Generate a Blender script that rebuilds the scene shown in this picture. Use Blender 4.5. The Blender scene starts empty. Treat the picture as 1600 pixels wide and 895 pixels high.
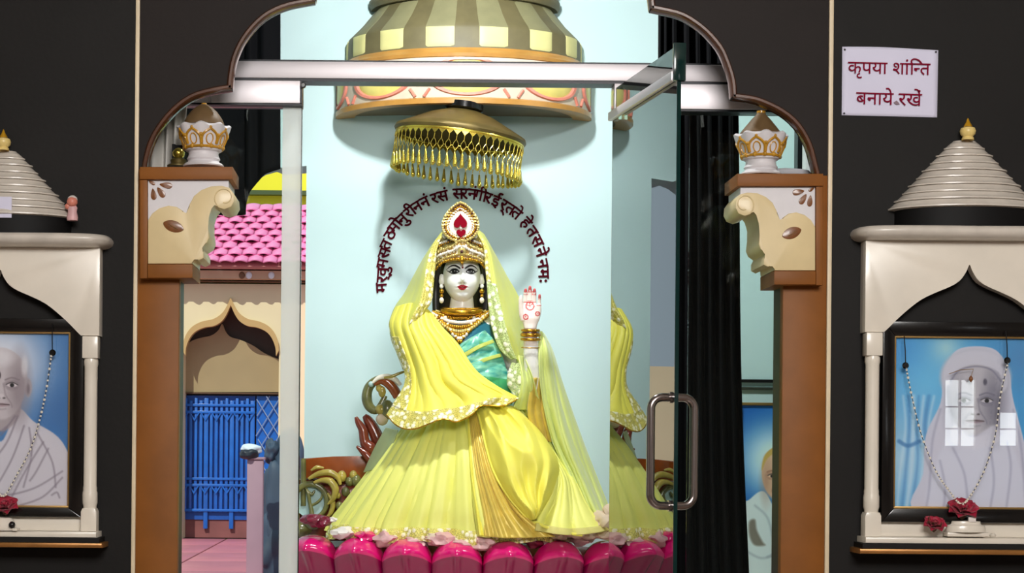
import bpy, bmesh, math, random
import numpy as np
from mathutils import Vector, Matrix, Euler, noise
random.seed(7)
PI = math.pi
SC = bpy.context.scene
COL = SC.collection

# ------------------------------------------------------------------ camera
F, VX, VY, D0, CZ, ROLL = 2700.0, 620.0, 700.0, 5.4, 1.5, math.radians(0.5)
cam_d = bpy.data.cameras.new('camera')
cam = bpy.data.objects.new('camera', cam_d); COL.objects.link(cam)
cam.matrix_world = Matrix.Translation((0, -D0, CZ)) @ Matrix.Rotation(-ROLL, 4, 'Y') @ Matrix.Rotation(PI/2, 4, 'X')
cam_d.sensor_width = 36; cam_d.lens = 36*F/1600
cam_d.shift_x = (800-VX)/1600; cam_d.shift_y = (VY-447.5)/1600
cam_d.clip_end = 200
SC.camera = cam
def P(px, py, y):
    """photograph position at a chosen distance behind the front wall -> metres"""
    a, b = px-VX, py-VY
    u = a*math.cos(ROLL)+b*math.sin(ROLL); v = -a*math.sin(ROLL)+b*math.cos(ROLL)
    k = (y+D0)/F
    return Vector((u*k, y, CZ-v*k))
def S(y): return (y+D0)/F

# ------------------------------------------------------------------ light, world, exposure
SC.view_settings.view_transform = 'Standard'; SC.view_settings.look = 'None'
SC.view_settings.exposure = 0.0; SC.view_settings.gamma = 1
SC.cycles.use_denoising = True
SC.cycles.max_bounces = 8; SC.cycles.transparent_max_bounces = 16
SC.cycles.sample_clamp_indirect = 4
w = bpy.data.worlds.new('sky'); SC.world = w; w.use_nodes = True
bg = w.node_tree.nodes['Background']; bg.inputs[0].default_value = (0.72, 0.86, 1, 1); bg.inputs[1].default_value = 0.75
def light(name, kind, loc, rot, power, col=(1, 1, 1), size=None, size_y=None):
    l = bpy.data.lights.new(name, kind); l.energy = power; l.color = col
    if size is not None and kind == 'AREA':
        l.size = size
        if size_y: l.shape = 'RECTANGLE'; l.size_y = size_y
    o = bpy.data.objects.new(name, l); COL.objects.link(o); o.location = loc; o.rotation_euler = rot
    return o
sun = light('sun', 'SUN', (0, -5, 20), (math.radians(48), 0, math.radians(-18)), 3.2, (1, 0.96, 0.88)); sun.data.angle = 0.009
def aim(o, t): o.rotation_euler = (Vector(t)-o.location).to_track_quat('-Z', 'Y').to_euler()
sl = light('shrine_lamp', 'AREA', (0.20, 0.55, 3.66), (0, 0, 0), 45, (0.97, 1, 0.99), 0.13); aim(sl, (0.28, 1.8, 1.9))
hl = light('hall_fill', 'AREA', (0.65, -6.0, 3.7), (0, 0, 0), 275, (1, 0.975, 0.94), 2.2, 1.4); aim(hl, (0.6, 0, 1.7))  # unseen fill light added to brighten the hall side of the arch
sl2 = light('shrine_side_fill', 'AREA', (1.8, 0.62, 3.5), (0, 0, 0), 10, (0.97, 1, 0.99), 0.14); aim(sl2, (0.9, 2.0, 1.9))  # unseen fill added to brighten the right part of the shrine
wl = light('window_daylight', 'AREA', (4.62, -8.9, 1.83), (PI/2, 0, 0), 2.6, (0.93, 0.97, 1), 0.25, 0.54)
wl2 = light('window_daylight', 'AREA', (5.02, -8.9, 1.70), (PI/2, 0, 0), 0.8, (0.93, 0.97, 1), 0.14, 0.27)

# ------------------------------------------------------------------ materials
def lin(c):
    c = c/255.0
    return c/12.92 if c <= 0.04045 else ((c+0.055)/1.055)**2.4
def L(rgb): return (lin(rgb[0]), lin(rgb[1]), lin(rgb[2]), 1)
MATS = {}
def M(name, rgb, rough=0.5, metal=0.0, var=None, bump=None, coat=0.0, sheen=0.0, alpha=None, transl=0.0, spec=None, rgb2=None, wave=None):
    m = bpy.data.materials.new(name); m.use_nodes = True
    nt = m.node_tree; b = nt.nodes['Principled BSDF']; out = nt.nodes['Material Output']
    b.inputs['Roughness'].default_value = rough; b.inputs['Metallic'].default_value = metal
    b.inputs['Coat Weight'].default_value = coat; b.inputs['Coat Roughness'].default_value = 0.12
    if sheen: b.inputs['Sheen Weight'].default_value = sheen
    if spec is not None: b.inputs['Specular IOR Level'].default_value = spec
    tc = nt.nodes.new('ShaderNodeTexCoord')
    if var:
        n = nt.nodes.new('ShaderNodeTexNoise'); n.inputs['Scale'].default_value = var[0]; n.inputs['Detail'].default_value = 5
        r = nt.nodes.new('ShaderNodeValToRGB')
        r.color_ramp.elements[0].position = 0.32; r.color_ramp.elements[1].position = 0.68
        if rgb2: r.color_ramp.elements[0].color = L(rgb2)
        else:
            k = 1-var[1]; c = L(rgb); r.color_ramp.elements[0].color = (c[0]*k, c[1]*k, c[2]*k, 1)
        r.color_ramp.elements[1].color = L(rgb)
        if len(var) > 2:
            mp = nt.nodes.new('ShaderNodeMapping'); mp.inputs['Scale'].default_value = var[2]
            nt.links.new(tc.outputs['Object'], mp.inputs[0]); nt.links.new(mp.outputs[0], n.inputs['Vector'])
        else: nt.links.new(tc.outputs['Object'], n.inputs['Vector'])
        nt.links.new(n.outputs['Fac'], r.inputs[0]); nt.links.new(r.outputs[0], b.inputs['Base Color'])
    else: b.inputs['Base Color'].default_value = L(rgb)
    if bump:
        n2 = nt.nodes.new('ShaderNodeTexNoise'); n2.inputs['Scale'].default_value = bump[0]; n2.inputs['Detail'].default_value = 3
        bp = nt.nodes.new('ShaderNodeBump'); bp.inputs['Strength'].default_value = bump[1]; bp.inputs['Distance'].default_value = 0.01
        nt.links.new(tc.outputs['Object'], n2.inputs['Vector']); nt.links.new(n2.outputs['Fac'], bp.inputs['Height']); nt.links.new(bp.outputs[0], b.inputs['Normal'])
    sh = b.outputs[0]
    if transl:
        t = nt.nodes.new('ShaderNodeBsdfTranslucent'); mx = nt.nodes.new('ShaderNodeMixShader'); mx.inputs[0].default_value = transl
        src = b.inputs['Base Color']
        if src.is_linked: nt.links.new(src.links[0].from_socket, t.inputs[0])
        else: t.inputs[0].default_value = L(rgb)
        nt.links.new(sh, mx.inputs[1]); nt.links.new(t.outputs[0], mx.inputs[2]); sh = mx.outputs[0]
    if alpha is not None:
        t = nt.nodes.new('ShaderNodeBsdfTransparent'); mx = nt.nodes.new('ShaderNodeMixShader'); mx.inputs[0].default_value = alpha
        nt.links.new(t.outputs[0], mx.inputs[1]); nt.links.new(sh, mx.inputs[2]); sh = mx.outputs[0]
    if sh != b.outputs[0]: nt.links.new(sh, out.inputs[0])
    MATS[name] = m
    return m
def glass_mat(name, tint, gloss_boost=1.0):
    m = bpy.data.materials.new(name); m.use_nodes = True; nt = m.node_tree
    nt.nodes.remove(nt.nodes['Principled BSDF']); out = nt.nodes['Material Output']
    t = nt.nodes.new('ShaderNodeBsdfTransparent'); t.inputs[0].default_value = L(tint)
    g = nt.nodes.new('ShaderNodeBsdfGlossy'); g.inputs['Roughness'].default_value = 0.0; g.inputs[0].default_value = (0.95, 1, 0.98, 1)
    fr = nt.nodes.new('ShaderNodeFresnel'); fr.inputs[0].default_value = 1.5
    mu = nt.nodes.new('ShaderNodeMath'); mu.operation = 'MULTIPLY'; mu.inputs[1].default_value = gloss_boost; mu.use_clamp = True
    mx = nt.nodes.new('ShaderNodeMixShader')
    nt.links.new(fr.outputs[0], mu.inputs[0]); nt.links.new(mu.outputs[0], mx.inputs[0])
    nt.links.new(t.outputs[0], mx.inputs[1]); nt.links.new(g.outputs[0], mx.inputs[2]); nt.links.new(mx.outputs[0], out.inputs[0])
    MATS[name] = m; return m
def paint_mat(name, rough=0.4, coat=0.0, spec=0.5):
    m = bpy.data.materials.new(name); m.use_nodes = True; nt = m.node_tree; b = nt.nodes['Principled BSDF']
    b.inputs['Roughness'].default_value = rough; b.inputs['Coat Weight'].default_value = coat; b.inputs['Specular IOR Level'].default_value = spec
    a = nt.nodes.new('ShaderNodeVertexColor'); a.layer_name = 'paint'
    nt.links.new(a.outputs[0], b.inputs['Base Color']); MATS[name] = m; return m
def lace_mat(name, base, light_, holes=0.35, scale=55):
    m = bpy.data.materials.new(name); m.use_nodes = True; nt = m.node_tree; b = nt.nodes['Principled BSDF']; out = nt.nodes['Material Output']
    tc = nt.nodes.new('ShaderNodeTexCoord')
    v = nt.nodes.new('ShaderNodeTexVoronoi'); v.inputs['Scale'].default_value = scale
    v2 = nt.nodes.new('ShaderNodeTexVoronoi'); v2.inputs['Scale'].default_value = scale*2.7; v2.feature = 'DISTANCE_TO_EDGE'
    nt.links.new(tc.outputs['Object'], v.inputs['Vector']); nt.links.new(tc.outputs['Object'], v2.inputs['Vector'])
    r = nt.nodes.new('ShaderNodeValToRGB'); r.color_ramp.elements[0].position = 0.28; r.color_ramp.elements[1].position = 0.5
    r.color_ramp.elements[0].color = L(light_); r.color_ramp.elements[1].color = L(base)
    nt.links.new(v.outputs['Distance'], r.inputs[0]); nt.links.new(r.outputs[0], b.inputs['Base Color'])
    b.inputs['Roughness'].default_value = 0.4
    bp = nt.nodes.new('ShaderNodeBump'); bp.inputs['Strength'].default_value = 0.8; bp.inputs['Distance'].default_value = 0.006; bp.invert = True
    nt.links.new(v.outputs['Distance'], bp.inputs['Height']); nt.links.new(bp.outputs[0], b.inputs['Normal'])
    t = nt.nodes.new('ShaderNodeBsdfTransparent'); mx = nt.nodes.new('ShaderNodeMixShader')
    r2 = nt.nodes.new('ShaderNodeMath'); r2.operation = 'LESS_THAN'; r2.inputs[1].default_value = holes*0.2
    r3 = nt.nodes.new('ShaderNodeMath'); r3.operation = 'MAXIMUM'
    r4 = nt.nodes.new('ShaderNodeMath'); r4.operation = 'LESS_THAN'; r4.inputs[1].default_value = 0.42
    r5 = nt.nodes.new('ShaderNodeMath'); r5.operation = 'MAXIMUM'; r5.inputs[1].default_value = 0.45
    nt.links.new(v2.outputs['Distance'], r2.inputs[0]); nt.links.new(v.outputs['Distance'], r4.inputs[0])
    nt.links.new(r2.outputs[0], r3.inputs[0]); nt.links.new(r4.outputs[0], r3.inputs[1]); nt.links.new(r3.outputs[0], r5.inputs[0])
    nt.links.new(r5.outputs[0], mx.inputs[0]); nt.links.new(t.outputs[0], mx.inputs[1]); nt.links.new(b.outputs[0], mx.inputs[2]); nt.links.new(mx.outputs[0], out.inputs[0])
    MATS[name] = m; return m

M('dark_wall', (27, 25, 24), 0.6, var=(3, 0.25), bump=(60, 0.05), spec=0.2)
M('arch_panel', (33, 26, 24), 0.6, var=(3, 0.22), bump=(60, 0.05), spec=0.2)
M('cream_strip', (232, 214, 182), 0.45, var=(14, 0.12))
M('brown_paint', (140, 84, 30), 0.5, var=(9, 0.18), spec=0.25)
M('brown_gloss', (92, 52, 28), 0.22, var=(18, 0.3), coat=0.5)
M('jamb_dark', (34, 36, 30), 0.5)
M('cream_paint', (228, 206, 158), 0.42, var=(12, 0.08), coat=0.15)
M('white_paint', (222, 218, 222), 0.45, var=(16, 0.07))
M('leaf_brown', (132, 78, 34), 0.35, var=(60, 0.3), coat=0.3)
M('marble', (236, 227, 213), 0.28, var=(7, 0.1), coat=0.25)
M('marble_grey', (214, 205, 194), 0.33, var=(16, 0.16), coat=0.2)
M('ochre_gold', (205, 150, 40), 0.32, var=(40, 0.3), coat=0.3)
M('taupe_paint', (112, 88, 58), 0.55, var=(20, 0.2), spec=0.3)
M('finial_gold', (226, 170, 40), 0.28, metal=0.5)
M('finial_cream', (232, 205, 130), 0.35)
M('black_gloss', (14, 12, 12), 0.2, coat=0.4)
M('black_paint', (11, 10, 11), 0.6, spec=0.2)
M('gold_lip', (176, 140, 84), 0.3, metal=0.7)
M('copper_edge', (176, 120, 62), 0.3, metal=0.5, var=(12, 0.35))
M('steel', (228, 222, 226), 0.5, metal=0.7, bump=(4, 0.02))
M('handle_steel', (160, 150, 148), 0.2, metal=1.0)
M('steel_dark', (30, 30, 34), 0.4, metal=0.5)
M('teal_wall', (203, 229, 231), 0.6, var=(1.2, 0.04))
M('hall_wall', (214, 206, 196), 0.7)
M('hall_floor', (150, 132, 120), 0.3, var=(4, 0.2))
M('black_cloth', (11, 11, 14), 0.85, spec=0.1)
M('white_cloth', (226, 222, 216), 0.8, transl=0.2)
M('grey_cloth', (190, 188, 194), 0.8, var=(12, 0.15))
M('olive', (108, 99, 66), 0.55, var=(14, 0.22))
M('olive_light', (136, 132, 96), 0.55, var=(14, 0.15))
M('panel_yellow', (218, 211, 144), 0.5, var=(20, 0.06))
M('frieze_white', (214, 200, 178), 0.4, var=(25, 0.1))
M('frieze_yellow', (222, 206, 116), 0.35, var=(25, 0.1), coat=0.15)
M('coral', (226, 138, 118), 0.4, var=(30, 0.2))
M('ochre_rim', (186, 134, 62), 0.36, var=(16, 0.2), coat=0.2)
M('soffit', (120, 104, 80), 0.6, var=(10, 0.2))
M('brass_dull', (104, 88, 44), 0.5, metal=0.5, var=(16, 0.35))
M('brass', (222, 196, 84), 0.24, metal=0.9)
M('letter_red', (74, 6, 22), 0.7, spec=0.05)
M('notice_red', (128, 8, 44), 0.7, spec=0.05)
M('paper', (220, 218, 240), 0.7, var=(8, 0.03))
M('pin', (60, 58, 64), 0.4, metal=0.6)
M('smudge', (140, 120, 130), 0.8)
M('glass_edge', (6, 40, 38), 0.12, coat=0.6)
glass_mat('clear_glass', (244, 250, 247), 0.3)
glass_mat('door_glass', (228, 244, 238), 1.9)
glass_mat('picture_glass', (250, 250, 250), 0.9)
M('reflection_haze', (252, 255, 255), 0.3, alpha=0.7, transl=0.5)  # pale see-through colour standing in for reflected light
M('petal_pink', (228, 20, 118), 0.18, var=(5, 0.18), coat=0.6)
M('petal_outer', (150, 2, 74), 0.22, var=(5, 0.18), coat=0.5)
M('petal_inner', (246, 196, 198), 0.45, var=(20, 0.25), transl=0.2)
M('petal_white', (240, 232, 226), 0.5, var=(20, 0.15))
M('petal_maroon', (120, 26, 52), 0.3, coat=0.3)
M('lotus_core', (190, 40, 96), 0.4)
M('rose', (176, 14, 56), 0.55, var=(40, 0.35), sheen=0.2)
M('rose_dry', (92, 58, 36), 0.7, var=(40, 0.3))
M('throne_wood', (158, 78, 30), 0.22, var=(12, 0.3), coat=0.5)
M('throne_red', (124, 52, 32), 0.25, var=(20, 0.3), coat=0.5)
M('throne_green', (84, 86, 52), 0.28, var=(20, 0.35), coat=0.4, rgb2=(120, 118, 66))
M('throne_gold', (188, 168, 78), 0.28, var=(26, 0.35), coat=0.4)
M('throne_blue', (178, 208, 208), 0.3, coat=0.3)
M('pearl', (238, 230, 216), 0.2, coat=0.6)
M('hair', (14, 12, 16), 0.4)
M('gold', (214, 158, 46), 0.25, metal=0.85, var=(90, 0.4))
M('gold_pale', (230, 206, 128), 0.28, metal=0.6, var=(90, 0.3))
M('crown_olive', (168, 150, 92), 0.35, metal=0.5, var=(60, 0.4))
M('gem_red', (128, 0, 26), 0.55, spec=0.05)
M('crest_white', (232, 222, 206), 0.7, spec=0.15)
M('gem_dark', (70, 18, 20), 0.15, coat=0.6)
M('yellow_satin', (250, 240, 98), 0.5, transl=0.06, var=(5, 0.06))
M('yellow_lime', (244, 244, 130), 0.5, transl=0.06, var=(5, 0.06))
M('lime_satin', (226, 238, 142), 0.42, sheen=0.3, transl=0.12, var=(6, 0.06))
M('veil_net', (236, 238, 120), 0.55, alpha=0.7, transl=0.3, sheen=0.2)
M('hem_net', (238, 230, 150), 0.55, alpha=0.75, transl=0.3)
M('gold_tissue', (236, 206, 92), 0.4, metal=0.15, sheen=0.2, alpha=0.86, var=(30, 0.15))
lace_mat('lace_gold', (232, 220, 116), (250, 244, 214), 0.35, 46)
lace_mat('lace_white', (206, 222, 150), (246, 244, 226), 0.3, 40)
M('teal_silk', (14, 150, 146), 0.32, sheen=0.3, var=(16, 0.5, (1, 1, 3)), rgb2=(150, 222, 186))
M('teal_deep', (12, 108, 132), 0.35, sheen=0.2, var=(10, 0.2))
M('green_silk', (58, 168, 104), 0.4, sheen=0.3, var=(10, 0.3))
M('ivory_cloth', (238, 216, 190), 0.6, transl=0.2, var=(16, 0.15))
M('pink_tile', (252, 150, 200), 0.5, var=(9, 0.12))
M('pink_fascia', (214, 150, 146), 0.6, var=(3, 0.1))
M('buff_fascia', (206, 170, 140), 0.6, var=(3, 0.15))
M('brown_line', (110, 78, 54), 0.6)
M('cream_wall', (234, 214, 176), 0.6, var=(2, 0.06))
M('tan_trim', (196, 158, 104), 0.5)
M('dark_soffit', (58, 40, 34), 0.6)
M('beige_wall', (170, 146, 108), 0.6, var=(2, 0.1))
M('yellow_wall', (255, 236, 40), 0.6, var=(1, 0.06))
M('green_rail', (70, 84, 40), 0.5)
M('gate_blue', (14, 104, 205), 0.4, var=(4, 0.25), coat=0.2)
M('gate_blue_dark', (10, 84, 180), 0.45, var=(4, 0.3))
M('sill_red', (150, 84, 84), 0.6, var=(3, 0.3))
M('wire', (150, 170, 214), 0.4, metal=0.4)
M('court_floor', (206, 122, 138), 0.5, var=(1.5, 0.15))
M('court_joint', (150, 96, 104), 0.7)
M('post_pink', (176, 140, 156), 0.6, var=(3, 0.15))
M('bundle_dark', (34, 42, 56), 0.5, var=(4, 0.4))
M('bundle_white', (220, 228, 238), 0.5)
M('reflected_grey', (66, 84, 106), 0.6, var=(2, 0.5))
paint_mat('print', 0.5)
paint_mat('idol_paint', 0.35, 0.1, 0.35)

# ------------------------------------------------------------------ mesh helpers
def tag(o, label=None, cat=None, group=None, kind=None):
    if label: o['label'] = label
    if cat: o['category'] = cat
    if group: o['group'] = group
    if kind: o['kind'] = kind
    return o
def thing(name, label, cat, loc=(0, 0, 0), group=None):
    o = bpy.data.objects.new(name, None); COL.objects.link(o); o.location = loc; o.empty_display_size = 0.05
    return tag(o, label, cat, group)
def link(name, me, parent=None, local=False):
    o = bpy.data.objects.new(name, me); COL.objects.link(o)
    if parent is not None:
        o.parent = parent
        if not local:
            # a part built in world metres sits at the origin, so only the thing's own Empty is undone
            if parent.parent is None: o.matrix_parent_inverse = Matrix.Translation(-parent.location)
    return o
def mk(name, verts, faces, mat, parent=None, smooth=True, local=False):
    me = bpy.data.meshes.new(name); me.from_pydata([tuple(v) for v in verts], [], faces)
    me.materials.append(MATS[mat] if isinstance(mat, str) else mat)
    bm = bmesh.new(); bm.from_mesh(me); bmesh.ops.remove_doubles(bm, verts=bm.verts, dist=1e-6); bmesh.ops.recalc_face_normals(bm, faces=bm.faces); bm.to_mesh(me); bm.free()
    if smooth:
        me.polygons.foreach_set('use_smooth', [True]*len(me.polygons))
        sharp(me)
    return link(name, me, parent, local)
def sharp(me, ang=42):
    try: me.set_sharp_from_angle(angle=math.radians(ang))
    except Exception: pass
def mkbm(name, bm, mat, parent=None, smooth=True, local=False):
    me = bpy.data.meshes.new(name); bmesh.ops.recalc_face_normals(bm, faces=bm.faces); bm.to_mesh(me); bm.free()
    me.materials.append(MATS[mat] if isinstance(mat, str) else mat)
    if smooth:
        me.polygons.foreach_set('use_smooth', [True]*len(me.polygons)); sharp(me)
    return link(name, me, parent, local)
def cr(pts, n, closed=False):
    """Catmull-Rom resample to n points"""
    p = np.array([tuple(q) for q in pts], float); m = len(p)
    if m == 1: return np.repeat(p, n, 0)
    if m == 2:
        t = np.linspace(0, 1, n)[:, None]; return p[0]*(1-t)+p[1]*t
    segs = m if closed else m-1
    ts = np.linspace(0, segs, n, endpoint=not closed); out = []
    for t in ts:
        i = min(int(t), segs-1); f = t-i
        g = (lambda k: p[k % m]) if closed else (lambda k: p[min(max(k, 0), m-1)])
        a, b, c, d = g(i-1), g(i), g(i+1), g(i+2)
        out.append(0.5*((2*b)+(c-a)*f+(2*a-5*b+4*c-d)*f*f+(3*b-a-3*c+d)*f**3))
    return np.array(out)
def add_prism(bm, pts, y0, y1, bevel=0.0):
    """pts: list of (x,z) metres, front at y0, back at y1"""
    f = [bm.verts.new((x, y0, z)) for x, z in pts]; b = [bm.verts.new((x, y1, z)) for x, z in pts]; n = len(pts)
    ff = bm.faces.new(f); bm.faces.new(b[::-1])
    for i in range(n): bm.faces.new((f[i], b[i], b[(i+1) % n], f[(i+1) % n]))
    if bevel: bmesh.ops.bevel(bm, geom=list(ff.edges), offset=bevel, segments=2, affect='EDGES', profile=0.5)
def prism(name, pts, y0, y1, mat, parent=None, bevel=0.0, smooth=True, local=False):
    bm = bmesh.new(); add_prism(bm, pts, y0, y1, bevel); return mkbm(name, bm, mat, parent, smooth, local)
def pxz(pts, y): return [(P(a, b, y).x, P(a, b, y).z) for a, b in pts]
def prism_px(name, pts, y0, y1, mat, parent=None, bevel=0.0, smooth=True):
    return prism(name, pxz(pts, y0), y0, y1, mat, parent, bevel, smooth)
def add_box(bm, x0, x1, y0, y1, z0, z1, bevel=0.0):
    r = bmesh.ops.create_cube(bm, size=1.0)
    for v in r['verts']: v.co = Vector(((x0+x1)/2+v.co.x*(x1-x0), (y0+y1)/2+v.co.y*(y1-y0), (z0+z1)/2+v.co.z*(z1-z0)))
    if bevel:
        es = set()
        for v in r['verts']: es.update(v.link_edges)
        bmesh.ops.bevel(bm, geom=list(es), offset=bevel, segments=2, affect='EDGES', profile=0.5)
def box(name, x0, x1, y0, y1, z0, z1, mat, parent=None, bevel=0.0, local=False):
    bm = bmesh.new(); add_box(bm, x0, x1, y0, y1, z0, z1, bevel); return mkbm(name, bm, mat, parent, bevel > 0, local)
def box_px(name, a0, b0, a1, b1, y0, y1, mat, parent=None, bevel=0.0):
    p, q = P(a0, b0, y0), P(a1, b1, y0); return box(name, p.x, q.x, y0, y1, q.z, p.z, mat, parent, bevel)
def lathe_vf(prof, n=48, a0=0.0, a1=2*PI, sy=1.0, c=(0, 0, 0)):
    full = abs(a1-a0-2*PI) < 1e-6; m = n if full else n+1; V = []; Fc = []
    for r, z in prof:
        for i in range(m):
            t = a0+(a1-a0)*i/n; V.append((c[0]+r*math.cos(t), c[1]+r*math.sin(t)*sy, c[2]+z))
    for j in range(len(prof)-1):
        for i in range(n):
            k = (i+1) % m if full else i+1
            Fc.append((j*m+i, j*m+k, (j+1)*m+k, (j+1)*m+i))
    return V, Fc
def lathe(name, prof, mat, parent=None, n=48, a0=0.0, a1=2*PI, sy=1.0, c=(0, 0, 0), local=False):
    V, Fc = lathe_vf(prof, n, a0, a1, sy, c); return mk(name, V, Fc, mat, parent, True, local)
def tube_vf(path, rad, n=10, cap=True, base=0):
    path = [Vector(p) for p in path]; m = len(path); V = []; Fc = []
    rads = rad if hasattr(rad, '__len__') else [rad]*m
    up = None
    for i in range(m):
        t = (path[min(i+1, m-1)]-path[max(i-1, 0)]); t = t.normalized() if t.length > 1e-9 else Vector((0, 0, 1))
        if up is None: up = t.orthogonal().normalized()
        up = (up-t*up.dot(t)); up = up.normalized() if up.length > 1e-6 else t.orthogonal().normalized()
        s = t.cross(up)
        for k in range(n):
            a = 2*PI*k/n; V.append(path[i]+(up*math.cos(a)+s*math.sin(a))*rads[i])
    for i in range(m-1):
        for k in range(n):
            k2 = (k+1) % n; Fc.append((base+i*n+k, base+i*n+k2, base+(i+1)*n+k2, base+(i+1)*n+k))
    if cap:
        Fc.append(tuple(base+k for k in range(n))[::-1]); Fc.append(tuple(base+(m-1)*n+k for k in range(n)))
    return V, Fc
def tube(name, path, rad, mat, parent=None, n=10, local=False, closed=False):
    if closed: path = list(path)+[path[0]]
    V, Fc = tube_vf(path, rad, n, not closed); return mk(name, V, Fc, mat, parent, True, local)
class MB:
    def __init__(self): self.V = []; self.F = []
    def add(self, V, Fc):
        b = len(self.V); self.V += [tuple(v) for v in V]; self.F += [tuple(i+b for i in f) for f in Fc]
    def tube(self, path, rad, n=8): self.add(*tube_vf(path, rad, n))
    def ball(self, c, r, n=8, sy=1.0, sz=1.0):
        V, Fc = lathe_vf([(1e-5 if j in (0, n//2+1) else r*math.sin(PI*j/(n//2+1)), r*sz*math.cos(PI*j/(n//2+1))) for j in range(n//2+2)], n, sy=sy, c=c)
        self.add(V, Fc)
    def box(self, x0, x1, y0, y1, z0, z1):
        V = [(x, y, z) for x in (x0, x1) for y in (y0, y1) for z in (z0, z1)]
        self.add(V, [(0, 1, 3, 2), (4, 6, 7, 5), (0, 4, 5, 1), (2, 3, 7, 6), (0, 2, 6, 4), (1, 5, 7, 3)])
    def build(self, name, mat, parent=None, smooth=True, local=False): return mk(name, self.V, self.F, mat, parent, smooth, local)
def solidify(o, t, offset=0.0):
    m = o.modifiers.new('thickness', 'SOLIDIFY'); m.thickness = t; m.offset = offset; return o
class Patch:
    """cloth surface lofted through rows of (px, py, depth)"""
    def __init__(self, rows, nu=60, nv=60, fold=None):
        self.nu, self.nv = nu, nv
        R = np.array([cr([P(*q) for q in r], nu) for r in rows])
        self.G = np.array([cr(R[:, i], nv) for i in range(nu)]).transpose(1, 0, 2)   # nv, nu, 3
        if fold:
            for j in range(nv):
                for i in range(nu): self.G[j, i, 1] -= fold(i/(nu-1), j/(nv-1))
    def build(self, name, mat, parent, u=(0, 1), v=(0, 1), off=0.0, thick=0.003, wob=0.0):
        i0, i1 = round(u[0]*(self.nu-1)), round(u[1]*(self.nu-1)); j0, j1 = round(v[0]*(self.nv-1)), round(v[1]*(self.nv-1))
        g = self.G[j0:j1+1, i0:i1+1].copy(); g[..., 1] -= off
        h, w_ = g.shape[:2]; V = g.reshape(-1, 3); Fc = [(j*w_+i, j*w_+i+1, (j+1)*w_+i+1, (j+1)*w_+i) for j in range(h-1) for i in range(w_-1)]
        o = mk(name, V, Fc, mat, parent); solidify(o, thick); return o
def ridge(x): return abs(math.sin(x))**0.65
def remeshed(V, Fc, voxel, smooth=3):
    me = bpy.data.meshes.new('tmp'); me.from_pydata([tuple(v) for v in V], [], Fc)
    o = bpy.data.objects.new('tmp', me); COL.objects.link(o)
    m = o.modifiers.new('r', 'REMESH'); m.mode = 'VOXEL'; m.voxel_size = voxel
    s = o.modifiers.new('s', 'SMOOTH'); s.iterations = smooth; s.factor = 0.5
    dg = bpy.context.evaluated_depsgraph_get(); e = bpy.data.meshes.new_from_object(o.evaluated_get(dg))
    vs = [tuple(v.co) for v in e.vertices]; fs = [tuple(p.vertices) for p in e.polygons]
    bpy.data.objects.remove(o); bpy.data.meshes.remove(me); bpy.data.meshes.remove(e)
    return vs, fs
def text_mesh(s, size, extrude, bold=0.0):
    c = bpy.data.curves.new('t', 'FONT'); c.body = s; c.size = size; c.extrude = extrude; c.resolution_u = 4; c.offset = bold
    o = bpy.data.objects.new('t', c); COL.objects.link(o)
    dg = bpy.context.evaluated_depsgraph_get(); me = bpy.data.meshes.new_from_object(o.evaluated_get(dg))
    bpy.data.objects.remove(o); bpy.data.curves.remove(c); return me
def struct(o): o['kind'] = 'structure'; return o

# ------------------------------------------------------------------ setting: hall, front wall, arch
CEIL = 4.2
xl, xr = P(213, 600, 0).x-0.004, P(1294, 600, 0).x
struct(box('wall_front_left', -4.5, P(211, 450, 0).x, 0, 0.15, 0, CEIL, 'dark_wall'))
struct(box('wall_front_right', P(1295, 450, 0).x, 5.6, 0, 0.15, 0, CEIL, 'dark_wall'))
XA, XB = P(211, 450, 0).x, P(1295, 450, 0).x
A_in = [(229, 264), (231, 250), (238, 225), (250, 202), (272, 175), (300, 154), (332, 144), (362, 139)]
A_up = [(362, 139), (363, 122), (369, 91), (385, 59), (413, 29), (447, 12), (492, 3)]
A_tp = [(492, 3), (498, -30), (530, -75), (600, -110), (690, -130), (758, -165)]
B_in = [(1274, 274), (1270, 258), (1261, 226), (1244, 197), (1221, 177), (1191, 162), (1170, 156), (1144, 153)]
B_up = [(1144, 153), (1142, 127), (1133, 98), (1122, 75), (1101, 51), (1077, 33), (1055, 23), (1017, 15)]
B_tp = [(1017, 15), (1010, -20), (980, -65), (910, -100), (825, -125), (758, -165)]
def c2(pts, n): return [tuple(q) for q in cr([(a, b, 0) for a, b in pts], n)[:, :2]]
lobes = [c2(A_in, 22), c2(A_up, 22), c2(A_tp, 22), c2(B_tp, 22)[::-1], c2(B_up, 22)[::-1], c2(B_in, 22)[::-1]]
curve = []
for l in lobes: curve += l if not curve else l[1:]
cw = pxz(curve, 0)
poly = [(XA, cw[0][1])] + cw + [(XB, cw[-1][1]), (XB, CEIL), (XA, CEIL)]
struct(prism('wall_arch', poly, 0.0, 0.045, 'arch_panel', smooth=False))
def sweep_trim(name, pts):
    V, Fc = [], []
    pr = [(-0.004, 0.03), (-0.004, -0.012), (0.001, -0.019), (0.008, -0.019), (0.013, -0.012), (0.016, 0.0)]
    n = len(pts)
    for i in range(n):
        t = Vector(pts[min(i+1, n-1)])-Vector(pts[max(i-1, 0)]); t.normalize(); nn = Vector((-t.y, t.x))
        for a, y in pr: V.append((pts[i][0]+nn.x*a, y, pts[i][1]+nn.y*a))
    m = len(pr)
    for i in range(n-1):
        for k in range(m-1): Fc.append((i*m+k, i*m+k+1, (i+1)*m+k+1, (i+1)*m+k))
    return mk(name, V, Fc, 'brown_gloss')
for k, l in enumerate(lobes): struct(sweep_trim('trim_%d' % (k+3), pxz(l, 0)))
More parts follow.
